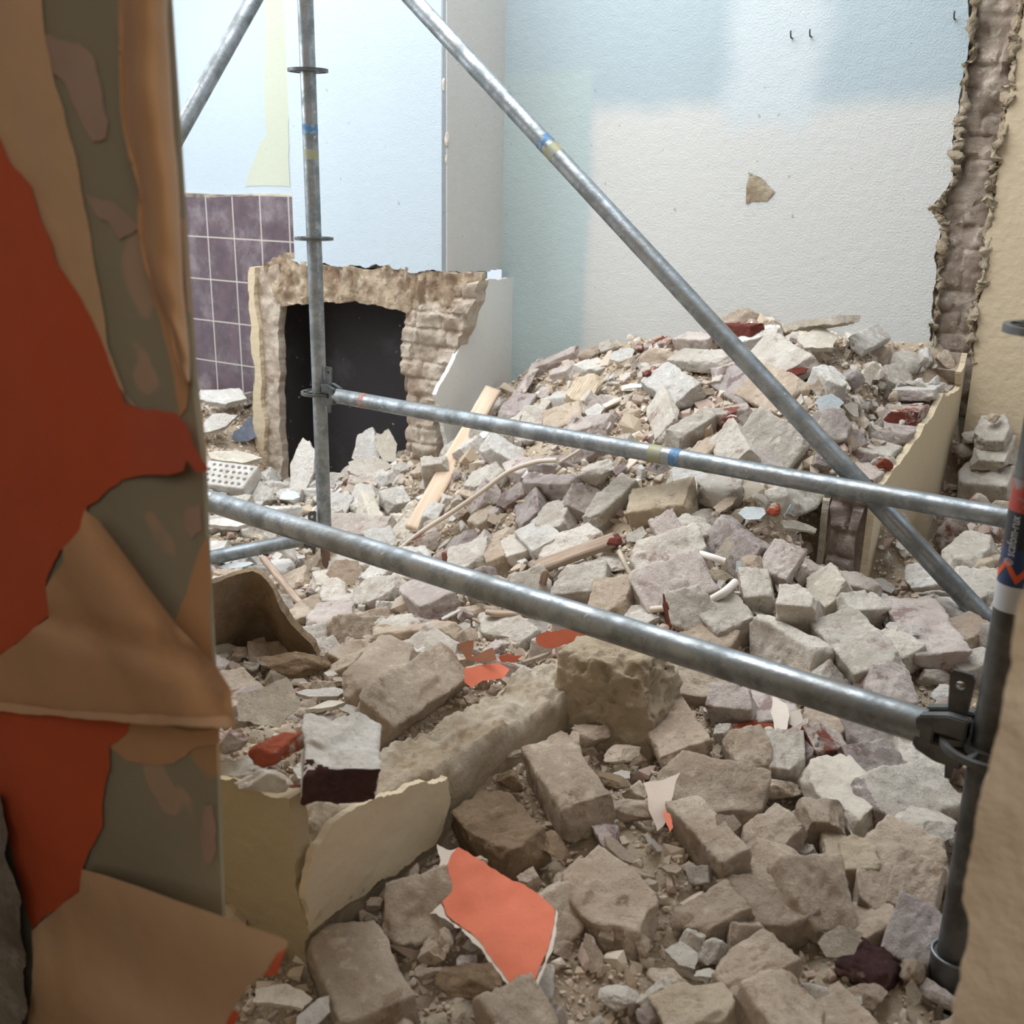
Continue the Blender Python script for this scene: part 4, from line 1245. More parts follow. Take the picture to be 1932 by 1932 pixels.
def brick(x1, y1, x2, y2, face, roll, mat, label, lift=0.015, end=None, W_=1.0, var=None, name=None, cat=None, flip=False, grp=None, H_=1.0):
    _n[0] += 1
    P1, P2 = hit(x1, y1, lift), hit(x2, y2, lift)
    if flip: P1, P2 = P2, P1
    d = P2 - P1; dist = max(d.length * 1.04, 0.05)
    half = dist < 0.152
    mid = (P1 + P2) / 2
    n = (gn(mid.x, mid.y) * 0.6 + Vector((0, -0.12, 0.6))).normalized()
    t_ = 0.054 if face == 'F' else 0.098
    R = orient(d, n, roll + (90 if face == 'E' else 0))
    me = (HB if half else BR)[(var if var is not None else _n[0]) % (len(HB) if half else len(BR))]
    L0 = 0.112 if half else 0.205
    s = min(1.45, max(0.6, dist / L0))
    mats = [M[mat]] + ([M[end[0]]] if end else [])
    me2 = with_mat(me, mats, (0, end[1]) if end else None)
    nm = name or ('half_brick' if half else 'brick')
    o = bpy.data.objects.new(nm, me2); COL.objects.link(o)
    up = orient(d, n, 0).col[2]
    c_ = mid - up * (t_ / 2 * 0.9 * (W_ if face == 'E' else H_))
    o.matrix_world = Matrix.LocRotScale(c_, R.to_quaternion(), Vector((s, W_, H_)))
    tag(o, label, cat or 'brick', grp)
    PLACED.append((c_.x, c_.y, dist * 0.36))
    return o
def piece(kind, px, py, wpx, ang, mat, label, tilt=0, tdir=0, squash=(1, 1, 1), lift=0.01, var=None, name=None, cat='rubble', grp=None, quiet=False):
    """kind c/s; wpx = full visible width in photo pixels; ang = turn about z; tilt towards tdir"""
    _n[0] += 1
    P = hit(px, py, lift)
    z_ = (P - CAMLOC).dot(FW)
    r = wpx / 2 * z_ / FPX
    lst = CH if kind == 'c' else SHD
    me = with_mat(lst[(var if var is not None else _n[0]) % len(lst)], [M[mat]])
    n = gn(P.x, P.y)
    q = Vector((0, 0, 1)).rotation_difference(n.lerp(Vector((0, 0, 1)), 0.5).normalized())
    q = Matrix.Rotation(math.radians(tilt), 4, Vector((math.cos(math.radians(tdir)), math.sin(math.radians(tdir)), 0))).to_quaternion() @ q
    q = q @ Matrix.Rotation(math.radians(ang), 4, 'Z').to_quaternion()
    o = bpy.data.objects.new(name or ('mortar_lump' if kind == 'c' else 'plaster_fragment'), me); COL.objects.link(o)
    k = 1.22 if kind == 'c' else 1.08
    c_ = P - Vector((0, 0, 1)) * (r * 0.42 * squash[2] if kind == 'c' and abs(tilt) < 30 else 0.0)
    o.matrix_world = Matrix.LocRotScale(c_, q, Vector((r * k * squash[0], r * k * squash[1], r * k * squash[2])))
    tag(o, label, cat, grp)
    if not quiet: PLACED.append((c_.x, c_.y, r * 0.8))
    return o

# ================================================================== HAND-PLACED PIECES (each stands where the photo shows it)
b = brick; p = piece
# -- crest of the heap, left to right
b(1002, 692, 1090, 656, 'E', 8, 'pink', 'long dusty brick leaning on the pale wall at the left of the heap crest', 0.03)
b(1236, 648, 1262, 640, 'E', 0, 'bare', 'small dark red half brick on the crest left of the slanting brace', 0.02, W_=.8)
b(1280, 634, 1345, 634, 'E', 10, 'pink', 'chalky brick with a pinkish end on the crest under the slanting brace', 0.035, end=('red', 1))
b(1275, 668, 1380, 672, 'F', 5, 'cream', 'long flat cream brick just below the crest crossing behind the slanting brace', 0.03, H_=.8)
p('c', 1395, 592, 118, 20, 'tan', 'big yellowish mortar lump at the very top of the heap against the wall', 0, 0, (1, .6, .85), 0.05, 3)
b(1368, 612, 1425, 616, 'E', -8, 'bare', 'brick with a deep red side under a white top at the crest beside the brace', 0.075)
b(1430, 648, 1512, 690, 'F', 22, 'cream', 'thick cream brick with a red broken end right of the slanting brace', 0.05, end=('red', 1), W_=1.25)
b(1400, 640, 1470, 620, 'F', 0, 'white', 'white crumbly lump of brick on the crest behind the brace', 0.04)
b(1405, 700, 1518, 752, 'F', 38, 'tan', 'large tilted brick with a smooth tan face half under the slanting brace', 0.03, W_=1.35)
b(1370, 705, 1430, 745, 'F', 30, 'purple', 'purplish brick behind the slanting brace below the crest', 0.015)
p('s', 1548, 640, 104, 24, 'plaster', 'smooth cream painted plaster slab lying bright on the crest', 22, 20, (1, .9, .9), 0.06, 0)
p('s', 1560, 602, 150, -14, 'plaster', 'wide plaster slab with a grey underside propped on the crest against the wall', -24, 10, (1, .5, .8), 0.09, 2)
b(1618, 646, 1668, 622, 'F', 14, 'white', 'white chipped slab of brick at the right of the crest', 0.05, H_=.55, W_=.7)
b(1552, 712, 1588, 706, 'F', 10, 'white', 'bright white cube of plastered brick below the cream slab', 0.045)
p('c', 1606, 700, 66, 60, 'purple', 'grey purple brick lump right of the bright white cube', 0, 0, (1, .9, 1), 0.03, 5)
p('s', 1644, 702, 50, 70, 'plaster', 'upright grey plaster chip between two lumps at the right of the heap', 55, 0, (1, 1, .7), 0.04, 4)
b(1672, 712, 1716, 704, 'F', 12, 'cream', 'cream half brick with a red patch near the right wall joint', 0.04, end=('red', -1))
p('s', 1567, 762, 58, 5, 'mint', 'pale mint painted plaster chip lying bright in the middle right of the heap', 38, 0, (1, .95, .4), 0.04, 5)
p('s', 1545, 728, 34, 30, 'tan', 'small peach plaster chip above the mint one', 40, 0, (1, 1, .5), 0.03, 1)
p('c', 1510, 630, 44, 0, 'cream', 'small cream lump between the two plaster slabs on the crest')
p('c', 1655, 668, 60, 30, 'tan', 'shaded tan lump under the white chipped slab', lift=.0)
p('c', 1700, 672, 66, 10, 'cream', 'cream mortar lump on the crest near the broken brick joint')
p('c', 1745, 668, 60, 70, 'white', 'crumbly white lump at the foot of the broken brick joint')
p('c', 1790, 668, 50, 40, 'tan', 'rough tan lump in the corner below the broken brick joint', lift=.02)
# -- upper heap
b(1030, 792, 1096, 766, 'F', 30, 'tan', 'wedge of tan brick above the long ledger at the heap left side', 0.04)
b(1066, 806, 1144, 792, 'F', 8, 'pink', 'flat whitish brick with a round mortar blob just above the ledger', 0.03)
p('s', 1124, 774, 48, 20, 'white', 'small square white plaster piece above the flat whitish brick', 25, 0, (1, 1, 1.2), 0.04)
p('c', 1198, 772, 50, 10, 'tan', 'tan lump amid grit in the upper heap')
p('s', 1178, 668, 56, 30, 'white', 'bright white plaster flake in the upper left of the heap', 30, 20, (1, .8, .4), 0.03)
b(1205, 705, 1238, 697, 'F', 0, 'red', 'small red brick corner in the upper heap left of the brace', 0.025)
p('s', 1196, 728, 38, 0, 'mint', 'tiny pale mint plaster chip in the upper heap', 20, 0, (1, .7, .4), 0.02)
p('s', 1160, 722, 56, 60, 'cream', 'narrow cream plaster stick piece leaning in the upper heap', 30, 90, (1, .35, .8), 0.03)
b(958, 785, 990, 742, 'F', 10, 'purple', 'mauve brick at the left rim of the heap above the ledger', 0.03)
b(944, 795, 985, 786, 'F', 0, 'cream', 'cream brick end peeping over the ledger at the heap left rim', 0.02)
b(974, 745, 1000, 700, 'F', -40, 'pink', 'slanting grey pink slab at the heap left rim beside the fireplace side panel', 0.04, H_=.5)
b(1048, 700, 1080, 690, 'F', 0, 'pink', 'pinkish brick piece below the long leaning brick', 0.02)
p('c', 1110, 660, 54, 0, 'tan', 'tan mortar lump at the left of the crest', lift=.02)
p('c', 1150, 642, 46, 50, 'cream', 'cream lump on the left crest in front of the wall', lift=.02)
b(1236, 700, 1300, 740, 'F', 22, 'white', 'chalk white brick tilted above the large leaning brick', 0.05, W_=1.1)
b(1240, 745, 1262, 812, 'F', 50, 'cream', 'grey edged slab standing left of the large leaning brick', 0.03, H_=.6)
b(1264, 818, 1346, 768, 'E', 14, 'cream', 'large leaning brick with a pitted tan side in the heap centre', 0.055, W_=1.12)
b(1318, 862, 1372, 812, 'E', -10, 'tan', 'brick standing in the gap under the large leaning brick', 0.01)
b(1350, 776, 1402, 774, 'F', 0, 'red', 'small brick with a dark red hole left of the slanting brace', 0.03, end=('bare', -1))
p('s', 1378, 788, 30, 20, 'white', 'coin sized white chip left of the slanting brace', 20, 0, (1, .8, .5), 0.04)
b(1414, 792, 1512, 852, 'F', 34, 'cream', 'long cream brick with a grey edge under the brace and ledger crossing', 0.05, W_=1.3)
b(1372, 808, 1402, 868, 'F', 40, 'cream', 'pale brick standing on end left of the long cream brick', 0.035)
b(1412, 866, 1476, 878, 'F', 10, 'pink', 'pinkish brick with a black speckled corner just above the ledger', 0.03, W_=1.2)
p('c', 1430, 832, 44, 0, 'cream', 'small lump resting on the pinkish speckled brick')
b(1548, 800, 1600, 790, 'F', 26, 'pink', 'grey faceted brick right of the slanting brace', 0.045, end=('purple', 1))
b(1562, 830, 1622, 816, 'F', 36, 'purple', 'brown purple brick under the grey faceted one', 0.02)
p('c', 1520, 790, 66, 20, 'white', 'white lump behind the slanting brace', lift=.02)
p('s', 1610, 770, 60, 50, 'cream', 'cream plaster plate in the right heap', 20, 40, (1, .8, .6), .03)
p('s', 1480, 725, 40, 0, 'white', 'white chip beside the brace in the upper heap', 20)
# -- courses still bonded to the stub of cross wall
def stub_top(u):
    us = [q[0] for q in tp]; zs = [q[1] for q in tp]
    o_ = np.argsort(us); return float(np.interp(u, np.array(us)[o_], np.array(zs)[o_]))
for i, (u_, m_, lb, h_) in enumerate(((0.30, 'white', 'thin white mortar bed on top of the cross wall stub', .6),
                                  (0.42, 'red', 'bonded brick with a pink side in the top course of the cross wall stub', 1),
                                  (0.56, 'pink', 'second bonded brick lower on the cross wall stub', 1),
                                  (0.72, 'cream', 'cream bonded brick near the end of the cross wall stub', 1),
                                  (0.88, 'red', 'bonded brick beside the orange stain at the end of the cross wall stub', 1))):
    o = bpy.data.objects.new('brick', with_mat(BR[(i * 2) % 9], [M[m_], M['bare' if m_ == 'red' else 'pink']], (0, 1))); COL.objects.link(o)
    P_ = STB.o + STB.x * u_ + STB.y * (0.072 + .006 * (i % 2)) + Vector((0, 0, stub_top(u_) - 0.014 + (.01 if i == 0 else 0)))
    o.matrix_world = Matrix.LocRotScale(P_, orient(STB.x, Vector((0.05 * (i - 2), 0.04, 1)), 0).to_quaternion(), Vector((.8, 1.15, h_)))
    tag(o, lb, 'brick')
for k_, (x_, y_, w_) in enumerate(((1502, 694, 44), (1692, 724, 46), (1160, 1012, 56), (1220, 700, 30), (1380, 785, 34))):
    p('c', x_, y_, w_, 30 * k_, 'bare', ('dark red broken core on the large tilted brick right of the brace', 'brick red core near the cross wall stub top', 'dark red hollow core behind the end of the batten',
      'red core chip in the upper heap left of centre', 'small red core beside the coin sized chip')[k_], 0, 0, (1, .8, .8), 0.06, k_ + 2, name='brick_core', cat='brick')
p('c', 1667, 868, 34, 0, 'orange', 'orange brick fragment on the end of the cross wall stub', lift=.06, squash=(1, .8, 1.2))
# -- middle of the heap
b(990, 902, 1082, 905, 'E', 4, 'purple', 'long mauve brick lying on edge below the ledger, left of centre', 0.05, end=('pink', 1))
b(938, 945, 985, 915, 'E', 25, 'purple', 'mauve brick leaning left of the long mauve brick', 0.03)
b(1000, 935, 1002, 982, 'F', 30, 'purple', 'short mauve brick standing under the long mauve brick', 0.035)
b(1050, 952, 1036, 1000, 'F', 10, 'cream', 'small cream brick end standing right of the short mauve brick', 0.035)
b(1000, 990, 1036, 1026, 'F', 6, 'white', 'chalk white rounded brick piece left of centre', 0.04)
b(1106, 968, 1180, 898, 'E', 14, 'cream', 'long cream brick slanting up in the centre of the heap', 0.055, W_=1.05)
b(1086, 960, 1100, 915, 'F', 40, 'pink', 'pinkish brick tucked behind the slanting cream brick', 0.02)
b(1188, 945, 1304, 925, 'F', 6, 'clay', 'big square ochre block lying flat in the centre of the heap', 0.06, W_=1.15, H_=1.2, name='stone_block', cat='stone')
p('c', 1124, 878, 84, 0, 'cream', 'cream lump with a flat shaded face under the ledger', 0, 0, (1, .7, .8), 0.04, 1)
p('c', 1168, 872, 36, 0, 'tan', 'peach pebble like lump under the ledger')
p('s', 1240, 882, 60, 0, 'purple', 'grey chip with a small painted letter under the ledger', 55, 0, (.9, .7, .5), 0.04, 3)
p('c', 1212, 885, 44, 90, 'white', 'white oval lump left of the lettered chip', lift=.02)
b(1060, 872, 1010, 868, 'F', 10, 'purple', 'dusty mauve brick behind the pale cable', 0.01)
b(960, 872, 1000, 880, 'F', 0, 'pink', 'mauve white brick end left behind the pale cable', 0.01)
b(1192, 1052, 1322, 1014, 'F', 24, 'cream', 'long cream brick in the heap centre above the pink one', 0.06, W_=1.1, H_=1.2)
b(1202, 1118, 1330, 1070, 'F', 22, 'pink', 'long pinkish brick below the long cream brick at the centre', 0.045, W_=1.25)
b(1240, 1000, 1276, 985, 'F', 20, 'pink', 'pink wedge brick above the long cream brick', 0.05)
b(1295, 1010, 1318, 975, 'F', 10, 'cream', 'cream brick end joined to the long cream brick', 0.03)
b(1348, 975, 1432, 1040, 'E', -30, 'purple', 'long brick with a mauve pitted side and cream edge slanting down right of centre', 0.05, W_=1.1)
b(1448, 1042, 1502, 1062, 'F', 14, 'pink', 'flat pink white brick right of the slanting mauve brick', 0.05, W_=1.1)
p('c', 1422, 1052, 56, 60, 'tan', 'small knobbly cream lump sitting on the pink white brick', 0, 0, (1, .8, .9), 0.05, 2)
b(1402, 1098, 1452, 1094, 'F', 8, 'cream', 'cream half brick with a red corner below the knobbly lump', 0.05, end=('red', -1))
p('c', 1460, 955, 52, 45, 'orange', 'orange red brick core lying right of centre below the ledger', 0, 0, (1, .75, .8), 0.09, 4)
p('s', 1424, 968, 56, 0, 'mint', 'pale grey hexagonal plaster chip beside the orange brick core', 18, 0, (1, .85, .6), 0.05, 2)
p('s', 1490, 962, 60, 60, 'mint', 'thin pale plaster blade right of the orange brick core', 60, 60, (1, .4, .3), 0.05)
p('s', 1508, 992, 90, 20, 'plaster', 'curved cream plaster plate over a dark gap right of centre', 14, 0, (1, .55, .5), 0.05)
b(1482, 935, 1548, 912, 'F', 20, 'cream', 'cream wedge shaped brick just under the ledger right of centre', 0.04)
b(1330, 905, 1392, 918, 'F', 0, 'cream', 'flat cream brick below the ledger', 0.03)
b(1404, 918, 1470, 912, 'F', 0, 'tan', 'dusty brick half buried below the ledger', 0.02)
p('s', 1366, 952, 70, 35, 'tan', 'thin triangular plaster chip above the slanting mauve brick', 18, 0, (1, .5, .4), .04)
p('c', 1322, 968, 60, 0, 'cream', 'small cream lump right of the ochre block')
p('s', 1366, 1040, 66, 60, 'plaster', 'pointed triangular chip leaning on the slanting mauve brick', 60, 0, (1, .5, .6), 0.05, 6)
p('c', 1344, 1085, 70, 0, 'clay', 'brown clay lump in the gap right of the long pinkish brick', lift=.0)
p('s', 1395, 1070, 36, 40, 'mint', 'blue grey plaster splinter in the centre gap', 50, 0, (.7, 1, .5), .04)
b(1264, 1148, 1340, 1132, 'F', 40, 'cream', 'cream brick corner with dark red specks just above the near ledger', 0.055, end=('bare', -1), W_=1.1)
b(1352, 1135, 1400, 1180, 'F', 10, 'cream', 'smooth cream brick right of the red specked corner', 0.035, W_=1.1)
b(1290, 1190, 1380, 1215, 'F', 10, 'tan', 'tan brick partly hidden behind the near ledger', 0.02)
b(1428, 1168, 1550, 1232, 'E', -14, 'cream', 'long pockmarked brick bridging a dark gap above the near ledger', 0.05, W_=1.15)
b(1474, 1122, 1546, 1128, 'E', 10, 'cream', 'square cream brick sitting on the long pockmarked brick', 0.10, W_=1.1)
b(1576, 1158, 1668, 1258, 'F', 12, 'cream', 'long grey flecked brick pointing at the camera above the near ledger', 0.055, W_=1.15)
b(1596, 1132, 1660, 1130, 'E', 14, 'cream', 'white topped half brick behind the grey flecked one', 0.05)
b(1548, 1082, 1580, 1128, 'F', 46, 'plaster', 'thin plastered slab standing left of the cross wall stub end', 0.04, H_=.7)
b(1712, 1130, 1782, 1232, 'F', 8, 'pink', 'large mauve and cream brick lying right of the stub', 0.05, W_=1.15)
b(1650, 1190, 1716, 1236, 'F', 20, 'cream', 'cream brick wedged between the two large bricks above the near ledger', 0.045)
p('s', 1684, 1180, 30, 30, 'white', 'left one of two bright white plaster crumbs', 20, 0, (1, .9, 1), 0.06)
p('s', 1714, 1187, 44, 0, 'white', 'right one of two bright white plaster crumbs', 30, 0, (1, .8, 1), 0.06)
b(1642, 1292, 1716, 1280, 'F', 20, 'pink', 'pinkish angular brick just above the near ledger', 0.045)
p('c', 1755, 1268, 66, 0, 'cream', 'crumbled mortar stuck with paint flakes near the wedge head')
p('c', 1790, 1300, 60, 30, 'white', 'white chipped lump beside the upright wedge')
b(1806, 1168, 1862, 1196, 'F', 10, 'tan', 'tan brick end behind the foot of the slanting brace', 0.03)
b(1792, 1062, 1862, 1000, 'F', 6, 'cream', 'long flat cream slab brick in the right back room', 0.05, W_=1.0)
b(1812, 1094, 1884, 1104, 'F', 14, 'cream', 'cream slab brick with a pinkish underside right of the stub', 0.04, W_=1.1)
b(1842, 1062, 1888, 1048, 'E', 0, 'clay', 'brown clay lump behind the label', 0.02)
b(1822, 1235, 1858, 1255, 'F', 10, 'cream', 'grey speckled brick beside the near upright', 0.03)
p('c', 1752, 1022, 46, 0, 'tan', 'tan lump at the foot of the cross wall stub')
p('c', 1770, 1050, 50, 40, 'tan', 'second tan lump right of the cross wall stub')
p('c', 1722, 1000, 70, 0, 'tan', 'shaded brick lump between stub and ledger', lift=-.01)
p('c', 1880, 1150, 60, 0, 'white', 'white crumbly lump right of the slanting brace')
# -- lower left of the heap
b(848, 1052, 918, 1034, 'F', 22, 'cream', 'cream brick with a shaded side above the near ledger, left', 0.05)
b(930, 1008, 942, 1052, 'E', 14, 'tan', 'tan brick standing right of the cream one', 0.04)
p('c', 954, 1000, 44, 0, 'tan', 'round tan mortar ball', lift=.03)
b(965, 1012, 985, 1040, 'F', 0, 'cream', 'small cream stick of brick right of the mortar ball', .03)
b(1010, 1042, 1130, 1000, 'F', 14, 'cream', 'long pale brick lying behind the wooden batten', 0.03)
p('c', 1004, 1084, 96, 0, 'clay', 'ochre clay lump below the wooden batten', 0, 0, (1, .6, .6), 0.03)
b(1054, 1092, 1140, 1082, 'F', 18, 'cream', 'layered cream brick below the batten', 0.045)
b(1118, 1120, 1188, 1116, 'F', 16, 'tan', 'tan half brick with a smooth patch above the near ledger', 0.045, W_=1.1)
p('c', 1146, 1052, 66, 0, 'cream', 'cream lump with a small black fitting below the batten end', lift=.03)
p('c', 1160, 1012, 50, 0, 'red', 'red speckled brick core at the batten end', lift=.02)
b(898, 968, 925, 975, 'F', 0, 'tan', 'small grey brick piece beside the pale cable', .02)
b(885, 905, 940, 885, 'F', 14, 'cream', 'cream faceted brick between plank and ledger', .04)
b(880, 935, 905, 905, 'F', 0, 'tan', 'tan brick under the faceted one beside the plank', .01)
b(672, 1112, 748, 1104, 'F', 26, 'cream', 'cream brick with a black stained side left of centre below the ledger', 0.05, W_=1.1)
b(780, 1096, 828, 1130, 'F', 10, 'pink', 'pale pink half brick right of the black stained one', 0.045, W_=1.05)
b(592, 1158, 664, 1150, 'F', 4, 'pink', 'flat pinkish slate like brick at the left below the ledgers', 0.03, W_=1.3, H_=.7)
b(606, 1118, 650, 1106, 'F', 30, 'cream', 'small cream and brown brick left of the black stained one', 0.04)
b(708, 1192, 862, 1180, 'E', -6, 'tan', 'long tan brick lying level behind two leaning bricks', 0.035)
b(648, 1245, 700, 1215, 'F', 20, 'tan', 'tan brick behind the left leaning brick', 0.015)
b(676, 1298, 756, 1212, 'F', 14, 'tan', 'left one of two long bricks leaning behind the low wall', 0.05, W_=1.1)
b(704, 1338, 852, 1240, 'F', 22, 'tan', 'right one of two long bricks leaning behind the low wall', 0.05, W_=1.0)
p('c', 905, 1142, 78, 0, 'tan', 'flat tan lump above the near ledger at the left of centre')
p('c', 800, 1165, 60, 0, 'pink', 'pinkish lump behind the long tan brick')
p('s', 606, 1306, 92, 0, 'white', 'upper flat white plaster plate at the left behind the low wall', 6, 0, (1, .6, 1), 0.03, 1)
p('s', 612, 1330, 80, 30, 'plaster', 'lower flat plaster plate at the left behind the low wall', 4, 0, (1, .6, 1), 0.02, 3)
p('s', 512, 1332, 150, 10, 'plaster', 'large broken plaster slab standing beside the torn wallpaper', 52, 0, (1, .9, .8), 0.05, 0)
p('c', 610, 1356, 80, 0, 'purple', 'mauve lump in front of the plaster plates', lift=.0)
# -- right of the low wall
b(1030, 1402, 1112, 1518, 'F', 4, 'tan', 'big worn brick lying alone in the grit right of the low wall', 0.05, W_=0.95, H_=1.1)
b(1250, 1452, 1440, 1500, 'F', 20, 'tan', 'large flat brick with a cracked top in the right foreground', 0.05, W_=1.15)
b(1290, 1500, 1400, 1612, 'E', 12, 'tan', 'large foreground brick showing its end to the camera', 0.055, W_=1.1)
b(1250, 1330, 1300, 1415, 'F', 14, 'tan', 'tan brick leaning at the far end of the low wall', 0.04)
b(1345, 1300, 1420, 1308, 'E', 24, 'pink', 'half brick with a mauve face and cream side under the near ledger', 0.06, W_=1.05)
b(1250, 1262, 1370, 1275, 'F', 24, 'tan', 'brick lying just under the near ledger at the low wall end', 0.05)
p('c', 1438, 1362, 96, 0, 'orange', 'lump with orange paint shavings right of centre under the ledger', 0, 0, (1, .6, .6), 0.02, 6)
b(1384, 1412, 1450, 1402, 'F', 10, 'tan', 'domed tan brick below the orange shavings', 0.05)
b(1462, 1408, 1504, 1414, 'F', 10, 'cream', 'bright cream lump right of the domed brick', 0.045)
b(1528, 1392, 1592, 1384, 'E', 10, 'red', 'half brick with a dark red face in the right foreground', 0.05, end=('bare', -1))
b(1500, 1395, 1520, 1430, 'F', 40, 'purple', 'narrow mauve slab left of the dark red half brick', .03, H_=.6)
b(1604, 1372, 1706, 1372, 'F', 30, 'purple', 'dark mauve brick below the near ledger', 0.04, W_=1.1)
b(1612, 1452, 1706, 1440, 'F', 22, 'purple', 'mauve brick with a dark end below the near ledger', 0.05, W_=1.2, end=('dark', -1))
b(1702, 1418, 1786, 1432, 'F', 10, 'cream', 'cream brick below the wedge head', 0.045, W_=1.2)
b(1640, 1510, 1778, 1468, 'F', 14, 'cream', 'long cream brick with a mauve end in front of the near upright', 0.06, W_=1.1, end=('purple', -1))
p('c', 1742, 1545, 128, 20, 'cream', 'big cream mortar block with a stepped top beside the near upright', 0, 0, (1, .85, .6), 0.06, 2)
b(1560, 1440, 1636, 1535, 'F', 8, 'plaster', 'long smooth peach plaster slab in the right foreground', 0.05, W_=1.0, H_=.8)
b(1512, 1525, 1588, 1528, 'E', 8, 'tan', 'grey faced brick on edge in the right foreground', 0.055)
p('c', 1448, 1470, 120, 0, 'tan', 'large faceted tan lump right of the cracked flat brick', 0, 0, (1, .8, .8), 0.03, 7)
b(1655, 1572, 1780, 1640, 'F', 16, 'tan', 'long tan brick sloping down to the near upright', 0.05, W_=1.1)
b(1690, 1640, 1776, 1668, 'F', 22, 'tan', 'tan brick in front of the sloping long one', 0.055, W_=1.0)
b(1618, 1578, 1636, 1642, 'E', 10, 'clay', 'right one of two narrow ochre bricks standing side by side', 0.04, W_=.9)
b(1582, 1575, 1600, 1635, 'E', 0, 'clay', 'left one of two narrow ochre bricks standing side by side', 0.03, W_=.8)
b(1436, 1548, 1490, 1590, 'F', 20, 'tan', 'broken tan brick right of the large foreground brick', 0.04)
p('s', 1376, 1555, 60, 0, 'tan', 'small square chip leaning on the large foreground brick', 50, 20, (1, 1, .9), .06)
b(1488, 1672, 1590, 1668, 'F', 30, 'tan', 'tan brick with an ochre side at the lower right', 0.055, W_=1.15)
b(1625, 1668, 1712, 1680, 'F', 10, 'tan', 'tan slab brick at the lower right', 0.035)
b(1700, 1732, 1768, 1760, 'F', 24, 'purple', 'mauve edged brick left of the base collar', 0.045)
b(1420, 1650, 1500, 1740, 'F', 14, 'tan', 'slim tan brick sloping down at the lower right', 0.03)
b(1335, 1690, 1370, 1740, 'F', 20, 'tan', 'tan chip in the dark lower right hollow', 0.02)
b(1098, 1640, 1216, 1738, 'F', 10, 'tan', 'grit covered brick corner at the lower centre', 0.03, W_=1.1)
b(900, 1500, 985, 1600, 'F', 4, 'mud', 'crumbling ochre mortar block at the low wall foot', 0.03, W_=1.1, H_=1.1, name='mortar_block', cat='rubble')
b(640, 1745, 716, 1905, 'F', 4, 'tan', 'long smooth brick slab lying at the bottom left', 0.04, W_=1.0)
p('c', 900, 1838, 130, 0, 'mud', 'rounded brown clay lump under the orange scrap', 0, 0, (1, .8, .7), 0.05, 8)
p('s', 536, 1878, 120, 0, 'plaster', 'pale plaster plate at the bottom left corner of the rubble', 14, 0, (1, .7, .8), 0.03, 4)
p('s', 590, 1915, 90, 50, 'white', 'second pale plaster plate at the bottom left', 24, 0, (1, .6, .9), 0.03, 6)
b(935, 1930, 1030, 1892, 'F', 20, 'tan', 'tan brick at the bottom edge below the orange scrap', 0.045)
b(1445, 1915, 1530, 1880, 'F', 14, 'tan', 'ochre brick at the bottom edge right of centre', 0.05, W_=1.1)
b(1298, 1868, 1345, 1932, 'F', 10, 'clay', 'ochre brick at the bottom edge of the dark hollow', 0.03)
b(1395, 1790, 1450, 1840, 'F', 10, 'tan', 'tan brick end standing in the lower right hollow', 0.045, W_=1.1)
p('s', 1590, 1778, 100, 20, 'plaster', 'curved plaster shell at the lower right', 40, 0, (1, .8, .5), .05)
b(1622, 1800, 1665, 1820, 'E', 10, 'dark', 'dark purple brick core under the plaster shell', .02)
p('s', 1722, 1872, 56, 80, 'plaster', 'pale peach chip standing left of the base collar', 60, 0, (1, .8, .5), .05)
p('c', 1640, 1870, 70, 0, 'tan', 'tan lump near the bottom right')
p('c', 1345, 1790, 60, 30, 'cream', 'pale lump with white chips at the lower centre right')
# -- hollow in front of the fireplace
b(630, 985, 736, 990, 'F', 18, 'red', 'brown red brick lying behind the near ledger right of the far upright', 0.045)
b(724, 940, 764, 930, 'F', 14, 'white', 'whitish half brick in front of the right fireplace jamb', 0.045)
p('s', 420, 748, 120, 0, 'white', 'uppermost bright white plaster slab in front of the tiles', 14, 0, (1, .6, .8), .07, 0)
p('s', 400, 800, 110, 50, 'white', 'bright white slab left of the slate in front of the fireplace', 22, 0, (1, .6, .8), .08, 3)
p('s', 445, 862, 110, 20, 'plaster', 'cream plate in front of the slate', 12, 0, (1, .6, .7), .07, 5)
p('s', 470, 812, 78, 60, 'slate', 'blue grey slate tile leaning on the left fireplace jamb', 40, 20, (1, .7, .4), .05, 1)
def slab_at(px, py, Y, wpx, hpx, mat, label, lean=12, turn=0, var=0):
    P = at_Y(px, py, Y); k = (P - CAMLOC).dot(FW) / FPX
    o = bpy.data.objects.new('plaster_plate', with_mat(SHD[var], [M[mat]])); COL.objects.link(o)
    o.matrix_world = Matrix.LocRotScale(P, Matrix.Rotation(math.radians(turn), 3, 'Z').to_quaternion() @ Matrix.Rotation(math.radians(90 - lean), 3, 'X').to_quaternion(), Vector((wpx / 2 * k * 1.1, hpx / 2 * k * 1.3, 0.09)))
    tag(o, label, 'plaster')
slab_at(572, 888, 4.15, 56, 140, 'white', 'tall bright white board piece in front of the firebox', 22, -25, 2)
slab_at(610, 960, 3.95, 60, 70, 'white', 'white plate behind the far upright above the near ledger', 40, -20, 6)
slab_at(694, 846, 4.28, 66, 110, 'white', 'white plaster plate inside the firebox mouth', 25, -30, 4)
slab_at(728, 842, 4.24, 40, 80, 'plaster', 'grey white lump right of the plate in the firebox mouth', 30, 20, 1)
slab_at(700, 882, 4.16, 90, 60, 'cream', 'cream slab below the plate in the firebox mouth', 50, 10, 5)
p('s', 548, 850, 40, 30, 'plaster', 'grey ribbed tile piece beside the left jamb', 50, 0, (1, .8, .6), .05)
p('s', 545, 935, 50, 0, 'mint', 'small pale mint plate left of the far upright', 30, 0, (1, .7, .5), .04)
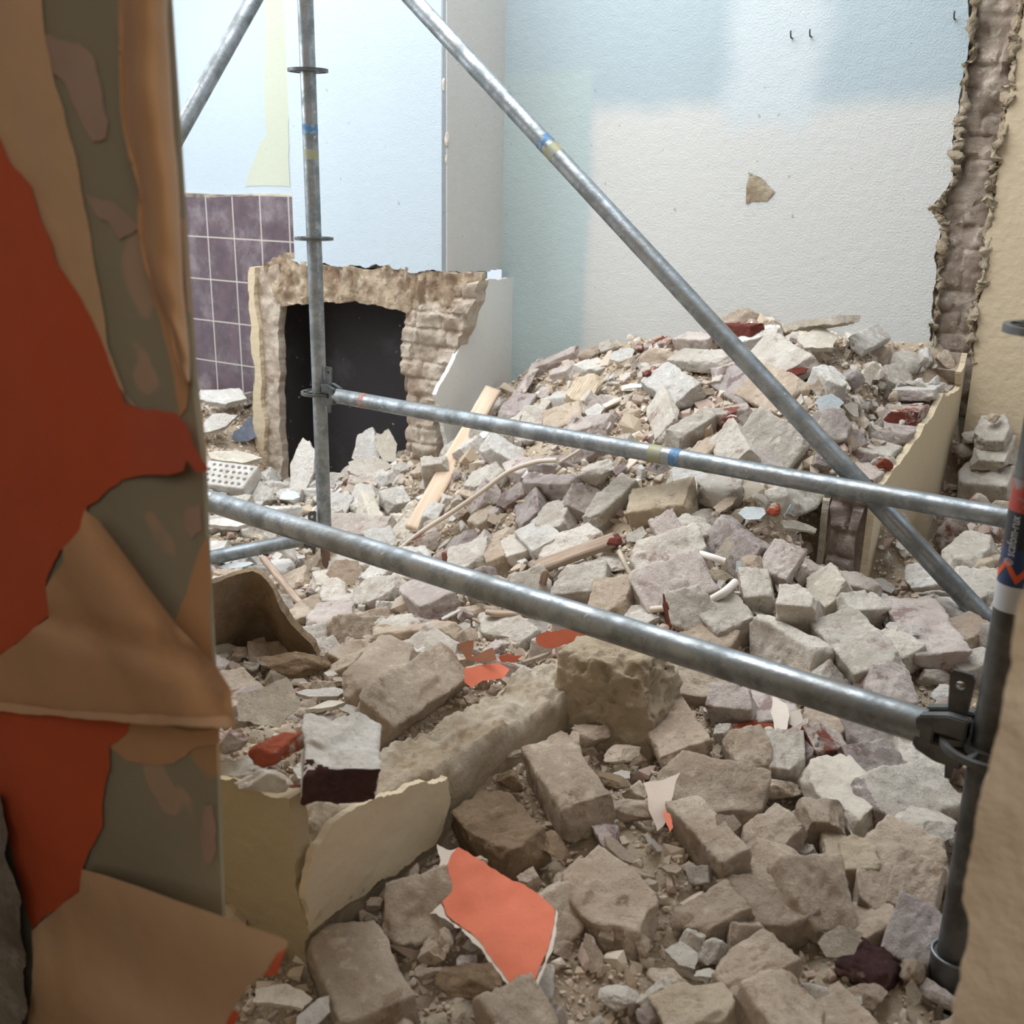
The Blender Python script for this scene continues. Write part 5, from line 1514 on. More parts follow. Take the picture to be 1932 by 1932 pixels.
p('s', 440, 985, 110, 10, 'white', 'white plaster slab behind the near ledger at the far left', 10, 0, (1, .5, .7), .07)
p('s', 655, 1080, 74, 10, 'tan', 'pinkish board piece leaning right of the rusty jack spindle', 66, 0, (1, 1, .3), .06, 2)
p('s', 450, 1066, 70, 15, 'mint', 'small pale blue strip under the short low tube', 30, 0, (1, .3, .3), .04)
p('c', 600, 1060, 60, 0, 'tan', 'tan lump left of the rusty jack spindle')
p('c', 820, 985, 60, 0, 'tan', 'shaded lump beside the plank foot')
p('c', 680, 900, 80, 0, 'cream', 'cream rubble lump below the firebox mouth', lift=.02)
# -- low stack of bonded bricks at the far right
for i, (a_, m_, lb) in enumerate((((1812, 888, 1908, 896), 'cream', 'large bonded block at the foot of the brick stack on the right'),
                                  ((1842, 842, 1902, 846), 'cream', 'middle crumbly brick of the stack on the right'),
                                  ((1846, 806, 1900, 806), 'cream', 'upper crumbly brick of the stack on the right'))):
    b(*a_, 'F', 3, m_, lb, (0.10, 0.17, 0.22)[i], H_=(2.2, .8, .8)[i], W_=1.3)
p('c', 1872, 782, 30, 0, 'tan', 'small lump crowning the brick stack on the right', lift=.27)
p('c', 1835, 815, 40, 0, 'cream', 'small lump left of the brick stack top on the right', lift=.18)
p('c', 1826, 838, 50, 0, 'red', 'brownish brick core left of the brick stack', lift=.12)
p('c', 1895, 850, 60, 0, 'cream', 'crumbly lump at the right side of the brick stack', lift=.12)
# -- dark red ended brick and its neighbours on the end of the low wall
def free_brick(P, xdir, nrm, size, mat, label, end=None, name='brick', var=0, me=None):
    R = orient(Vector(xdir), Vector(nrm), 0)
    src = me or BR[var]
    o = bpy.data.objects.new(name, with_mat(src, [M[mat]] + ([M[end[0]]] if end else []), (0, end[1]) if end else None))
    COL.objects.link(o)
    o.matrix_world = Matrix.LocRotScale(P, R.to_quaternion(), Vector(size))
    tag(o, label, 'brick'); return o
Pd = at_Y(638, 1432, 1.285)
dre = rb(401, 0.13, 0.105, 0.062, [((1, 0.15, -0.25), 0.055)], 3, 0.014, 0.0042, 0.0022); dre.name = 'dark_end_mesh'
free_brick(Pd + Vector((0, 0.02, -0.015)), (0.12, -1, -0.04), (0.10, 0, 1), (1, 1, 1), 'white', 'white dusted brick with a dark red broken end facing the camera on the low wall', ('dark', 1), me=dre, name='half_brick')
def lump_at(px, py, Y, wpx, mat, label, sq=(1, .8, .8), var=0, rot=(0, 0, 0), name='brick_core', cat='brick'):
    P = at_Y(px, py, Y); r = wpx / 2 * (P - CAMLOC).dot(FW) / FPX * 1.2
    o = bpy.data.objects.new(name, with_mat(CH[var], [M[mat]])); COL.objects.link(o)
    o.matrix_world = Matrix.LocRotScale(P, Matrix.Rotation(math.radians(rot[0]), 3, 'X').to_quaternion() @ Matrix.Rotation(math.radians(rot[2]), 3, 'Z').to_quaternion(), Vector([r * s for s in sq]))
    tag(o, label, cat); return o
lump_at(524, 1412, 1.28, 108, 'orange', 'glossy orange red broken brick core left of the dark ended brick', (1, .8, .95), 4, (20, 0, 30))
lump_at(438, 1400, 1.30, 70, 'red', 'dull red brick piece beside the torn wallpaper edge', (.7, .8, 1.2), 2)
lump_at(455, 1452, 1.28, 84, 'cream', 'cream mortar lump left of the orange brick core', (1, .8, .9), 6, name='mortar_lump', cat='rubble')
lump_at(490, 1478, 1.22, 100, 'cream', 'crumbled mortar on top of the cream wall stub', (1, .5, .55), 9, name='mortar_lump', cat='rubble')
lump_at(556, 1490, 1.30, 42, 'bare', 'small dark pink brick crumb under the orange core, upper', (1, .8, .6), 1)
lump_at(558, 1512, 1.30, 38, 'red', 'small dusty pink brick crumb under the orange core, lower', (1, .8, .7), 5)
lump_at(575, 1560, 1.33, 60, 'tan', 'shaded mortar lump in the crack beside the peeling plaster slab', (.8, .6, 1.3), 7, name='mortar_lump', cat='rubble')
for k_, (x_, y_, w_, m_, l_) in enumerate(((1110, 1375, 95, 'tan', 'flat clay lump at the foot of the low wall return'), (1175, 1412, 80, 'tan', 'jagged tan lump below the low wall return'),
    (1090, 1440, 60, 'mud', 'brown clay crumb beside the big worn brick'), (1150, 1465, 85, 'mud', 'brown jagged clay lump right of the big worn brick'), (1195, 1520, 90, 'tan', 'tan plaster lump left of the torn grey paper scrap'),
    (975, 1415, 46, 'tan', 'small pointed lump left of the big worn brick'), (1180, 1350, 50, 'tan', 'small tan lump against the low wall return'), (1045, 1590, 80, 'mud', 'clay crumb below the big worn brick'), (960, 1465, 70, 'mud', 'crumbly clay lump at the low wall foot above the mortar block'))):
    p('c', x_, y_, w_, 40 * k_, m_, l_, 0, 0, (1, .7, .6), 0.03, k_ + 1)
lump_at(1224, 1262, 2.02, 44, 'clay', 'round ochre knot on the end of the low wall return', (.9, .5, 1), 3, name='mortar_lump', cat='rubble')
# ================================================================== SPECIAL PIECES
# --- hairy clay plaster shell
def bent_shell(name, outline, Y, mat, label, thick, bendf, tiltx, seed, cat='plaster'):
    c_ = at_Y(sum(q[0] for q in outline) / len(outline), sum(q[1] for q in outline) / len(outline), Y)
    fr = Frame(c_, Vector((1, 0, 0)))
    pl = [fr.uz(*q) for q in outline]
    zc_ = c_.z
    pl = [(u, z - zc_) for u, z in pl]
    me = slab(fractal(pl, True, 0.10, 0.006, seed), thick, 0.011, lambda A: fbm(np.column_stack([A[:, 0], A[:, 0] * 0, A[:, 1]]), 16, 5, seed) * 0.013, bend=bendf)
    o = link(name, me, mat)
    o.matrix_world = Matrix.Translation(c_) @ Matrix.Rotation(math.radians(tiltx), 4, 'X')
    tag(o, label, cat)
    return o
bent_shell('clay_shell', [(380, 1098), (430, 1092), (480, 1094), (505, 1110), (530, 1150), (560, 1190), (590, 1225), (598, 1262), (560, 1285), (500, 1275), (430, 1262), (375, 1250)], 2.2, M['mud'],
    'hollow brown shell of hairy clay plaster lying beside the torn wallpaper', 0.03, lambda A: -0.10 * np.clip(A[:, 1] * 4, -1, 1) + 0.09 * np.exp(-((A[:, 0] + .03) / .07) ** 2), 0, 501)
p('c', 550, 1238, 130, 0, 'mud', 'brown hairy clay lump under the clay shell', 0, 0, (1, .6, .6), 0.05, 3)
p('c', 405, 1085, 60, 0, 'mud', 'small clay lump behind the clay shell', lift=.04)
p('c', 660, 1215, 70, 0, 'mud', 'tuft of hairy clay mortar left of the long tan brick', 0, 0, (1, .7, .5), 0.0)
# --- wood
t = NT('pale planed wood', 0.7, spec=0.3)
x, y, z = t.xyz()
cmb = t.n.new('ShaderNodeCombineXYZ'); t.L(t.math('MULTIPLY', x, 2.0), cmb.inputs[0]); t.L(t.math('MULTIPLY', y, 34.0), cmb.inputs[1]); t.L(t.math('MULTIPLY', z, 34.0), cmb.inputs[2])
c = t.mix(t.ramp(t.noise(2.2, 5, .6, cmb.outputs[0]), .3, .7), lin(222, 200, 176), lin(204, 178, 152))
mWood = t.out(c, t.bump(t.noise(3, 4, .6, cmb.outputs[0]), .002, .4))
t = NT('weathered wood', 0.85, spec=0.2)
x, y, z = t.xyz()
cmb = t.n.new('ShaderNodeCombineXYZ'); t.L(t.math('MULTIPLY', x, 3.0), cmb.inputs[0]); t.L(t.math('MULTIPLY', y, 60.0), cmb.inputs[1]); t.L(t.math('MULTIPLY', z, 60.0), cmb.inputs[2])
c = t.mix(t.ramp(t.noise(2.2, 5, .6, cmb.outputs[0]), .35, .65), lin(182, 162, 144), lin(150, 130, 114))
mWoodW = t.out(c, t.bump(t.noise(3, 4, .6, cmb.outputs[0]), .003, .6))
t = NT('fresh splintered wood', 0.8, spec=0.2)
x, y, z = t.xyz()
cmb = t.n.new('ShaderNodeCombineXYZ'); t.L(t.math('MULTIPLY', x, 5.0), cmb.inputs[0]); t.L(t.math('MULTIPLY', y, 90.0), cmb.inputs[1]); t.L(t.math('MULTIPLY', z, 90.0), cmb.inputs[2])
c = t.mix(t.ramp(t.noise(1.5, 5, .6, cmb.outputs[0]), .35, .65), lin(208, 194, 172), lin(180, 160, 136))
mWoodF = t.out(c, t.bump(t.noise(2, 5, .6, cmb.outputs[0]), .006, .9))
def plank(P1, P2, w_, h_, mat, name, label, up=(0, 0, 1), cat='wood'):
    P1, P2 = Vector(P1), Vector(P2); d = P2 - P1
    me = rough_box(d.length / 2, w_ / 2, h_ / 2, 0.012, 0.0015, 0.0006, len(label) % 50, (), 2, 0.008)
    o = link(name, me, mat)
    o.matrix_world = Matrix.LocRotScale((P1 + P2) / 2, orient(d, Vector(up), 0).to_quaternion(), Vector((1, 1, 1)))
    return tag(o, label, cat)
q1 = at_Y(780, 1000, 3.45); q2 = at_Y(930, 735, 4.05)
plank(q1, q2, 0.062, 0.022, mWood, 'wooden_plank', 'pale planed wooden plank leaning against the fireplace side panel', (-0.1, -1, 0.55))
plank(hit(1010, 1072, .05), hit(1160, 1018, .055), 0.036, 0.018, mWoodW, 'wooden_batten', 'weathered wooden batten lying on the heap below centre', (0, -.6, 1))
plank(hit(915, 1157, .03), hit(1020, 1160, .03), 0.022, 0.012, mWoodW, 'wooden_lath', 'thin wooden lath just above the near ledger')
plank(hit(496, 1052, .08), hit(566, 1140, .03), 0.02, 0.015, mWoodW, 'wooden_lath', 'splintered lath leaning beside the rusty jack spindle')
plank(hit(1030, 1075, .09), hit(1022, 1108, .03), 0.02, 0.006, mWoodW, 'wooden_splinter', 'upright splinter at the left end of the weathered batten', (0, -1, .3))
#plank(hit(845, 775, .0), hit(858, 860, .03), 0.02, 0.016, mWoodW, 'wooden_lath', 'grey lath standing between the right jamb and the plank', (0, -1, .2))
fw = rough_box(0.075, 0.042, 0.014, 0.006, 0.004, 0.004, 77, [((1, .5, 0), .06), ((-1, .3, 0), .065)], 4, .02)
o = link('splintered_board', fw, mWoodF)
o.matrix_world = Matrix.LocRotScale(hit(1102, 735, .05), orient(hit(1125, 700, .06) - hit(1080, 770, .03), Vector((-.2, -.7, .7)), 0).to_quaternion(), Vector((1.15, 1.1, 1)))
tag(o, 'fresh splintered piece of yellow wood in the upper left of the heap', 'wood')
# --- cables and conduits
mCable = NT('pale dusty cable', 0.7, 0, 0.3).out(lin(208, 196, 180))
mWhiteC = NT('white cable', 0.6, 0, 0.3).out(lin(222, 216, 208))
mGreyC = NT('grey conduit', 0.7, 0, 0.3).out(lin(196, 184, 166))
def cable(pts, r, mat, name, label, ribbed=False, cat='cable'):
    P = catmull([hit(x, y, l) for x, y, l in pts], 30 if ribbed else 12)
    if ribbed:
        # resample evenly
        out = [P[0]]; acc = 0
        for a, b2 in zip(P, P[1:]):
            out.append(b2)
        P = out; rad = [r * (1 + 0.13 * math.sin(i * PI / 2)) for i in range(len(P))]
    else: rad = r
    o = link(name, tube_mesh(P, rad, 12), mat); return tag(o, label, cat)
cable([(1052, 868, .05), (1010, 872, .06), (960, 890, .07), (905, 930, .07), (850, 968, .06), (800, 1000, .05), (755, 1035, .02), (715, 1068, .02)], 0.0075, mCable, 'cable', 'pale dusty cable arching over the heap beside the plank')
cable([(1058, 872, .05), (1080, 858, .06), (1095, 848, .06)], 0.005, mGreyC, 'cable', 'thin grey tube continuing the pale cable under the ledger')
cable([(742, 1088, .04), (790, 1092, .04), (850, 1104, .035), (930, 1135, .035), (1015, 1160, .03)], 0.009, mGreyC, 'corrugated_conduit', 'ribbed grey conduit running behind the near ledger', True, 'conduit')
cable([(1322, 1045, .06), (1345, 1052, .065), (1368, 1060, .06)], 0.0085, mWhiteC, 'pipe_piece', 'short white pipe piece right of the long cream brick', False, 'pipe')
cable([(1335, 1135, .03), (1365, 1118, .06), (1388, 1098, .06)], 0.0095, mWhiteC, 'pipe_piece', 'white bent pipe piece above the red specked brick corner', False, 'pipe')
cable([(1228, 1150, .03), (1265, 1147, .035)], 0.0075, mCable, 'pipe_piece', 'pale pipe end showing above the near ledger at centre', False, 'pipe')
cable([(1168, 1040, .06), (1178, 1062, .05), (1190, 1085, .03)], 0.006, mGreyC, 'corrugated_conduit', 'small ribbed grey conduit end right of the batten', True, 'conduit')
# --- perforated block
me = rough_box(0.10, 0.06, 0.03, 0.008, 0.004, 0.001, 61, (), 2, .01)
o = link('perforated_block', me, M['white'])
o.matrix_world = Matrix.LocRotScale(hit(430, 905, .05), Matrix.Rotation(math.radians(-20), 3, 'Z').to_quaternion() @ Matrix.Rotation(math.radians(28), 3, 'X').to_quaternion(), Vector((1.15, 1.1, 1)))
tag(o, 'whitish perforated block with rows of dark holes at the far left', 'block')
dk = NT('hole shade disc', 0.95).out(lin(120, 112, 104))  # dark discs on the surface, their colour paints the shade inside holes
hb = bmesh.new()
for i in range(7):
    for j in range(4):
        r_ = bmesh.ops.create_cone(hb, cap_ends=True, segments=12, radius1=.0062, radius2=.0062, depth=.004, matrix=Matrix.Translation((-.075 + i * .025 + (j % 2) * .008, -.04 + j * .027, .0305)))
hm = link('holes', from_bm(hb), dk, o)
# --- letter on the grey chip
lm = text_mesh('P', 0.05); lm.materials.clear()
chip = [o for o in COL.objects if o.get('label', '').startswith('grey chip with a small')][0]
mInk = NT('black paint', 0.8).out(lin(52, 46, 46))
bpy.context.view_layer.update()
# the letter lies on the chip's flat face
for v in lm.vertices: v.co = Vector(((v.co.x - .012) * 14 * 0.8, (v.co.y) * 14 * 0.8, 0.016))
lt_ = link('painted_letter', lm, mInk, chip)

# ================================================================== PAPERS
def paper_mat(name, front, back, rough=0.7, bumpd=0.002):
    t = NT(name, rough, spec=0.25)
    geo = t.n.new('ShaderNodeNewGeometry')
    n = t.noise(7, 5, .6)
    f = t.mix(t.ramp(n, .3, .7), front, tuple(c_ * 0.88 for c_ in front))
    bk = t.mix(t.ramp(n, .3, .7), back, tuple(c_ * 0.9 for c_ in back))
    return t.out(t.mix(geo.outputs['Backfacing'], f, bk), t.bump(t.noise(9, 5, .6), bumpd * 3, .5))
ORG = lin(196, 90, 56)
mOrange = paper_mat('orange wallpaper', ORG, lin(216, 204, 190))
mBrownP = paper_mat('brown wallpaper backing', lin(194, 152, 112), lin(194, 152, 112))
mKraft = paper_mat('tan wallpaper backing', lin(206, 172, 136), lin(206, 172, 136))
mScrap = paper_mat('salmon orange wallpaper scrap', lin(222, 124, 96), lin(222, 216, 210))
mTear = paper_mat('white torn paper edge', lin(222, 212, 200), lin(222, 212, 200))
def sheet(pts, name, mat, label, offf, cell=0.02, thick=0.0008, seed=0, amp=0.05, ml=0.006, ragged=None, curl=None, smooth=True):
    """paper cut out on the left wall's plane; offf(A)-> distance stood off towards the room"""
    pl = [Pp(*q) for q in pts]
    me = slab(fractal(pl, True, amp, ml, seed, ragged), thick, cell, None, smooth=smooth)
    # stand the paper off the wall: each point slides towards the room so the outline keeps its place
    cl = PAP.m.inverted() @ CAMLOC
    co = np.array([v.co[:] for v in me.vertices]); A = co[:, [0, 2]]
    f_ = (offf(A) - co[:, 1]) / abs(cl.y)
    co = co * [1, 0, 1] + (np.array(cl[:]) - co * [1, 0, 1]) * f_[:, None]
    me.vertices.foreach_set('co', co.astype(np.float32).ravel()); me.update()
    o = link(name, me, mat)
    o.matrix_world = PAP.m
    return tag(o, label, 'wallpaper')
def dist_line(A, p1, p2):
    a = np.array(Pp(*p1)); b2 = np.array(Pp(*p2)); d = b2 - a; L = np.linalg.norm(d); d /= L
    n = np.array([-d[1], d[0]])
    return (A - a) @ n
# tan backing band between orange and grey
sheet([(-30, -30), (78, -30), (85, 70), (118, 200), (150, 330), (172, 450), (190, 560), (205, 660), (236, 745), (262, 775), (200, 700), (-40, 300)], 'wallpaper_backing', mKraft, 'tan torn backing paper band running down between orange paper and grey paint', lambda A: 0.0025 + 0.004 * np.abs(fbm(np.column_stack([A, A[:, 0] * 0]), 8, 3, 1)), seed=601)
# orange paper, upper sheet
sheet([(-60, 200), (0, 262), (22, 310), (58, 350), (75, 410), (110, 500), (150, 560), (190, 640), (212, 700), (236, 762), (270, 772), (262, 880), (220, 915), (165, 955), (150, 1000), (112, 1040), (85, 1105), (92, 1160), (45, 1205), (0, 1235), (-60, 1240)], 'wallpaper', mOrange, 'large orange wallpaper sheet at the left edge of the picture, upper part', lambda A: 0.004 + 0.006 * np.abs(fbm(np.column_stack([A, A[:, 0] * 0]), 4, 3, 2)), seed=602)
# orange tongue curling out over the wall edge
sheet([(232, 768), (290, 772), (330, 778), (352, 800), (365, 840), (396, 886), (372, 892), (352, 868), (346, 888), (318, 896), (262, 898), (232, 905)], 'wallpaper', mOrange, 'orange wallpaper tongue sticking out past the wall edge', lambda A: 0.006 + 0.035 * np.clip((A[:, 0] - Pp(235, 830)[0]) / (Pp(390, 830)[0] - Pp(235, 830)[0]), 0, 1) ** 1.5, seed=603, amp=.04, cell=.012)
# orange lower sheet
sheet([(-60, 1330), (0, 1342), (120, 1350), (246, 1362), (238, 1385), (206, 1408), (208, 1450), (196, 1500), (194, 1560), (172, 1600), (156, 1640), (150, 1680), (100, 1720), (62, 1756), (45, 1700), (10, 1560), (-60, 1450)], 'wallpaper', mOrange, 'smaller orange wallpaper sheet at the lower left', lambda A: 0.004 + 0.005 * np.abs(fbm(np.column_stack([A, A[:, 0] * 0]), 4, 3, 4)), seed=604)
# rolled strip
def roll_strip():
    CL_ = PAP.m.inverted() @ CAMLOC
    L_ = [(226, -30), (224, 40), (228, 120), (232, 220), (248, 300), (264, 370), (266, 450), (284, 520), (318, 600), (330, 660), (350, 715)]
    R_ = [(318, -30), (316, 30), (322, 130), (328, 240), (336, 330), (342, 440), (346, 540), (354, 620), (358, 670), (359, 700), (358, 722)]
    V_, F_ = [], []
    nrow = 60; nc = 22
    Lc = catmull([Vector((*q, 0)) for q in L_], 6); Rc = catmull([Vector((*q, 0)) for q in R_], 6)
    for i in range(len(Lc)):
        a = Vector(Pp(Lc[i].x, Lc[i].y)); b2 = Vector(Pp(Rc[i].x, Rc[i].y))
        f = i / (len(Lc) - 1)
        for k in range(nc + 1):
            s = k / nc
            ang = PI * 1.15 * s
            # half roll: starts on the wall at the right, bulges out, free edge at the left
            u = b2.x + (a.x - b2.x) * (1 - math.cos(min(ang, PI))) / 2
            out = 0.004 + (0.05 * (1 - .55 * f)) * math.sin(min(ang, PI * 0.80))
            out += 0.004 * mnoise.noise(Vector((s * 3, f * 9, 0)))
            z_ = b2.y + (a.y - b2.y) * s
            q_ = Vector((u, 0, z_)); V_.append(tuple(q_.lerp(CL_, out / abs(CL_.y))))
    nr = len(Lc)
    for i in range(nr - 1):
        for k in range(nc):
            q = i * (nc + 1) + k
            F_.append((q, q + 1, q + nc + 2, q + nc + 1))
    me = mesh_np(V_, F_)
    o = link('wallpaper_strip', me, mBrownP); o.matrix_world = PAP.m
    sm = o.modifiers.new('s', 'SOLIDIFY'); sm.thickness = 0.001
    return tag(o, 'long brown wallpaper strip curled away from the wall at the top left', 'wallpaper')
roll_strip()
# flap one: big triangle folding out to the right
fl1 = [(160, 962), (188, 985), (230, 1040), (280, 1110), (330, 1175), (380, 1225), (412, 1262), (436, 1300), (443, 1372), (330, 1366), (200, 1356), (80, 1346), (-60, 1334), (-60, 1238), (0, 1236), (40, 1208), (92, 1165), (86, 1108), (120, 1060), (118, 1035), (150, 1000)]
def f1off(A):
    d = dist_line(A, (160, 962), (443, 1372))      # distance from the upper right fold
    f = np.clip((A[:, 0] - Pp(0, 1200)[0]) / (Pp(443, 1300)[0] - Pp(0, 1200)[0]), 0, 1)
    crease = np.abs(dist_line(A, (180, 1195), (440, 1270)))
    return 0.012 + 0.075 * f ** 1.3 - 0.01 * np.exp(-(crease / 0.012) ** 2) + 0.012 * np.sin(np.clip(np.abs(d) / 0.1, 0, 1) * PI)
sheet(fl1, 'wallpaper_flap', mBrownP, 'big brown wallpaper flap folded out to the right above the lower orange sheet', f1off, 0.012, 0.0012, 605, 0.03, .008, [False] * 9 + [False] * 4 + [True] * 8)
# its upturned light lower edge
sheet([(-60, 1322), (80, 1334), (220, 1346), (330, 1352), (443, 1350), (444, 1374), (330, 1368), (200, 1359), (80, 1349), (-60, 1338)], 'wallpaper_fold', paper_mat('light folded edge', lin(214, 176, 140), lin(214, 176, 140)), 'light folded lower rim of the big brown wallpaper flap', lambda A: f1off(A) + 0.006, 0.02, 0.001, 606, 0.02)
# flap two
fl2 = [(154, 1640), (200, 1652), (260, 1672), (330, 1698), (400, 1722), (470, 1748), (530, 1768), (543, 1776), (540, 1790), (520, 1800), (500, 1836), (470, 1860), (444, 1900), (425, 1935), (400, 1990), (40, 1990), (56, 1900), (62, 1820), (60, 1756), (100, 1722), (150, 1682)]
def f2off(A):
    f = np.clip((A[:, 0] - Pp(100, 1800)[0]) / (Pp(540, 1780)[0] - Pp(100, 1800)[0]), 0, 1)
    return 0.01 + 0.09 * f ** 1.2 + 0.008 * np.sin(A[:, 1] * 30)
sheet(fl2, 'wallpaper_flap', mKraft, 'lower tan wallpaper flap pointing right over the rubble', f2off, 0.012, 0.0012, 607, 0.025, .008, [False] * 7 + [True] * 14)
sheet([(540, 1792), (524, 1798), (504, 1834), (492, 1838), (506, 1842), (524, 1838), (530, 1812)], 'wallpaper_shred', mOrange, 'small orange shred under the tip of the lower flap', lambda A: f2off(A) - 0.012, 0.02, 0.001, 608, 0.03)
sheet([(424, 1930), (440, 1905), (452, 1912), (436, 1950)], 'wallpaper_shred', mOrange, 'tiny orange shred at the bottom edge under the lower flap', lambda A: f2off(A) - 0.012, 0.02, 0.001, 611, 0.03)
# torn plaster edge nearest to the camera at bottom left
ed = [(-60, 1480), (0, 1500), (12, 1560), (8, 1610), (24, 1650), (40, 1700), (38, 1760), (50, 1800), (44, 1850), (52, 1900), (40, 1960), (30, 2000), (-80, 2000)]
sheet(ed, 'plaster_edge', rubble_mat('whitish plaster edge', lin(170, 162, 150), lin(140, 130, 118)), 'whitish broken plaster edge in the bottom left corner', lambda A: 0.035 + 0.012 * fbm(np.column_stack([A, A[:, 0] * 0]), 14, 4, 5), 0.012, 0.03, 609, 0.10)
COL.objects[-1]['category'] = 'plaster'
# grey patches of pulp left on the paint
for i, (q, lb) in enumerate(((([(60, 60), (95, 66), (150, 80), (178, 110), (190, 160), (205, 230), (200, 262), (176, 268), (158, 240), (140, 200), (125, 160), (85, 130), (78, 90)]), 'upper pinkish patch of paper pulp on the grey paint'),
                         (([(160, 365), (200, 378), (235, 400), (262, 430), (225, 452), (205, 420), (180, 405)]), 'small pinkish patch of paper pulp below the upper one'),
                         (([(350, 960), (378, 950), (382, 1000), (362, 1018), (348, 1000)]), 'pinkish pulp patch at the wall edge beside the near ledger'),
                         (([(385, 1520), (402, 1514), (408, 1570), (400, 1630), (384, 1622), (378, 1570)]), 'pale pulp patch at the wall edge low down'))):
    sheet(q, 'paper_pulp', paper_mat('pulp %d' % i, lin(170, 146, 130), lin(170, 146, 130)), lb, lambda A: np.full(len(A), 0.002), 0.03, 0.001, 620 + i, 0.08)
sheet([(262, 330), (300, 500), (338, 640), (356, 720), (352, 770), (338, 790), (326, 700), (300, 600), (275, 500), (258, 420)], 'wallpaper_backing', mBrownP, 'brown torn backing paper along the wall edge below the curled strip', lambda A: np.full(len(A), 0.003), 0.03, 0.001, 630, 0.05)
sheet([(392, 1010), (396, 1190), (402, 1250), (380, 1224), (330, 1172), (352, 1120), (372, 1050)], 'wallpaper_backing', mBrownP, 'tan backing paper at the wall edge above the big flap', lambda A: np.full(len(A), 0.003), 0.03, 0.001, 631, 0.05)
sheet([(246, 1364), (414, 1374), (412, 1400), (370, 1410), (330, 1440), (280, 1442), (240, 1436), (206, 1410)], 'wallpaper_backing', mBrownP, 'tan backing paper under the big flap right of the lower orange sheet', lambda A: np.full(len(A), 0.003), 0.03, 0.001, 632, 0.05)

# --- orange scrap lying on the rubble
def ground_sheet(pts, name, mat, label, lift, bendf=None, seed=0, rim=None, tiltn=None, cell=0.008):
    """sheet in its own best plane through three lifted ground points"""
    P = [hit(x, y, l) for x, y, l in lift]
    n = (P[1] - P[0]).cross(P[2] - P[0]).normalized()
    if n.z < 0: n = -n
    c_ = (P[0] + P[1] + P[2]) / 3
    X = (P[1] - P[0]).normalized(); Yv = n.cross(X)
    loc = []
    for q in pts:
        Q = at_plane(*q, c_, n); loc.append(((Q - c_).dot(X), (Q - c_).dot(Yv)))
    fr_ = fractal(loc, True, 0.05, 0.005, seed)
    me = slab(fr_, 0.0008, cell, None, bend=lambda A: (fbm(np.column_stack([A, A[:, 0] * 0]), 9, 4, seed) * 0.006 + (bendf(A) if bendf else 0)))
    # (u, off, z) with -y = front: map front to +n
    for v in me.vertices: v.co = Vector((v.co.x, v.co.z, -v.co.y))
    o = link(name, me, mat)
    M_ = Matrix((X, Yv, n)).transposed().to_4x4(); M_.translation = c_
    o.matrix_world = M_
    for p_ in o.data.polygons: pass
    tag(o, label, 'wallpaper')
    if rim:
        for k in rim:
            loc2 = [((at_plane(*q, c_, n) - c_).dot(X), (at_plane(*q, c_, n) - c_).dot(Yv)) for q in k]
            me2 = slab(fractal(loc2, True, 0.08, 0.004, seed + 9), 0.0008, cell, None, bend=lambda A: (fbm(np.column_stack([A, A[:, 0] * 0]), 9, 4, seed) * 0.006 + (bendf(A) if bendf else 0)) + 0.0012)
            for v in me2.vertices: v.co = Vector((v.co.x, v.co.z, -v.co.y))
            r_ = link('torn_edge', me2, mTear, o); r_['label'] = 'white torn paper edge'
    return o
ground_sheet([(862, 1596), (900, 1618), (945, 1648), (990, 1668), (1020, 1690), (1044, 1716), (1040, 1760), (1030, 1800), (1012, 1850), (992, 1884), (960, 1850), (930, 1810), (900, 1770), (866, 1744), (840, 1722), (828, 1680), (836, 1640), (848, 1612)],
    'wallpaper_scrap', mScrap, 'bright orange torn wallpaper scrap lying on the foreground rubble', [(850, 1650, .05), (1030, 1740, .10), (985, 1870, .05)], None, 701,
    [[(852, 1600), (862, 1596), (840, 1640), (830, 1680), (838, 1724), (868, 1748), (856, 1748), (822, 1722), (806, 1722), (826, 1660), (828, 1620), (822, 1590)],
     [(866, 1744), (902, 1772), (932, 1812), (962, 1852), (992, 1884), (1014, 1850), (1030, 1802), (1046, 1712), (1050, 1720), (1038, 1800), (1020, 1850), (994, 1896), (952, 1852), (924, 1816), (890, 1776)]])
ground_sheet([(1018, 1196), (1050, 1190), (1105, 1186), (1104, 1204), (1070, 1214), (1040, 1224), (1016, 1218), (1010, 1206)], 'wallpaper_scrap', mScrap, 'orange wallpaper scrap under a brick below the near ledger', [(1020, 1212, .04), (1100, 1192, .05), (1060, 1225, .02)], None, 702)
ground_sheet([(876, 1262), (905, 1256), (940, 1250), (962, 1262), (948, 1280), (910, 1285), (890, 1298), (876, 1288)], 'wallpaper_scrap', mScrap, 'crumpled orange wallpaper scrap behind the middle of the low wall', [(880, 1280, .045), (955, 1262, .05), (900, 1300, .03)], None, 703)
ground_sheet([(862, 1215), (895, 1208), (890, 1238), (930, 1222), (938, 1245), (912, 1250), (880, 1245)], 'wallpaper_scrap', paper_mat('brown paper scrap', lin(170, 120, 96), lin(190, 160, 140)), 'curled brown paper scrap above the crumpled orange one', [(862, 1230, .07), (936, 1232, .08), (890, 1255, .05)], None, 704)
ground_sheet([(940, 1238), (960, 1233), (985, 1236), (970, 1250), (948, 1250)], 'wallpaper_scrap', mScrap, 'tiny orange wallpaper scrap right of the curled brown one', [(940, 1245, .05), (985, 1240, .055), (960, 1255, .04)], None, 705)
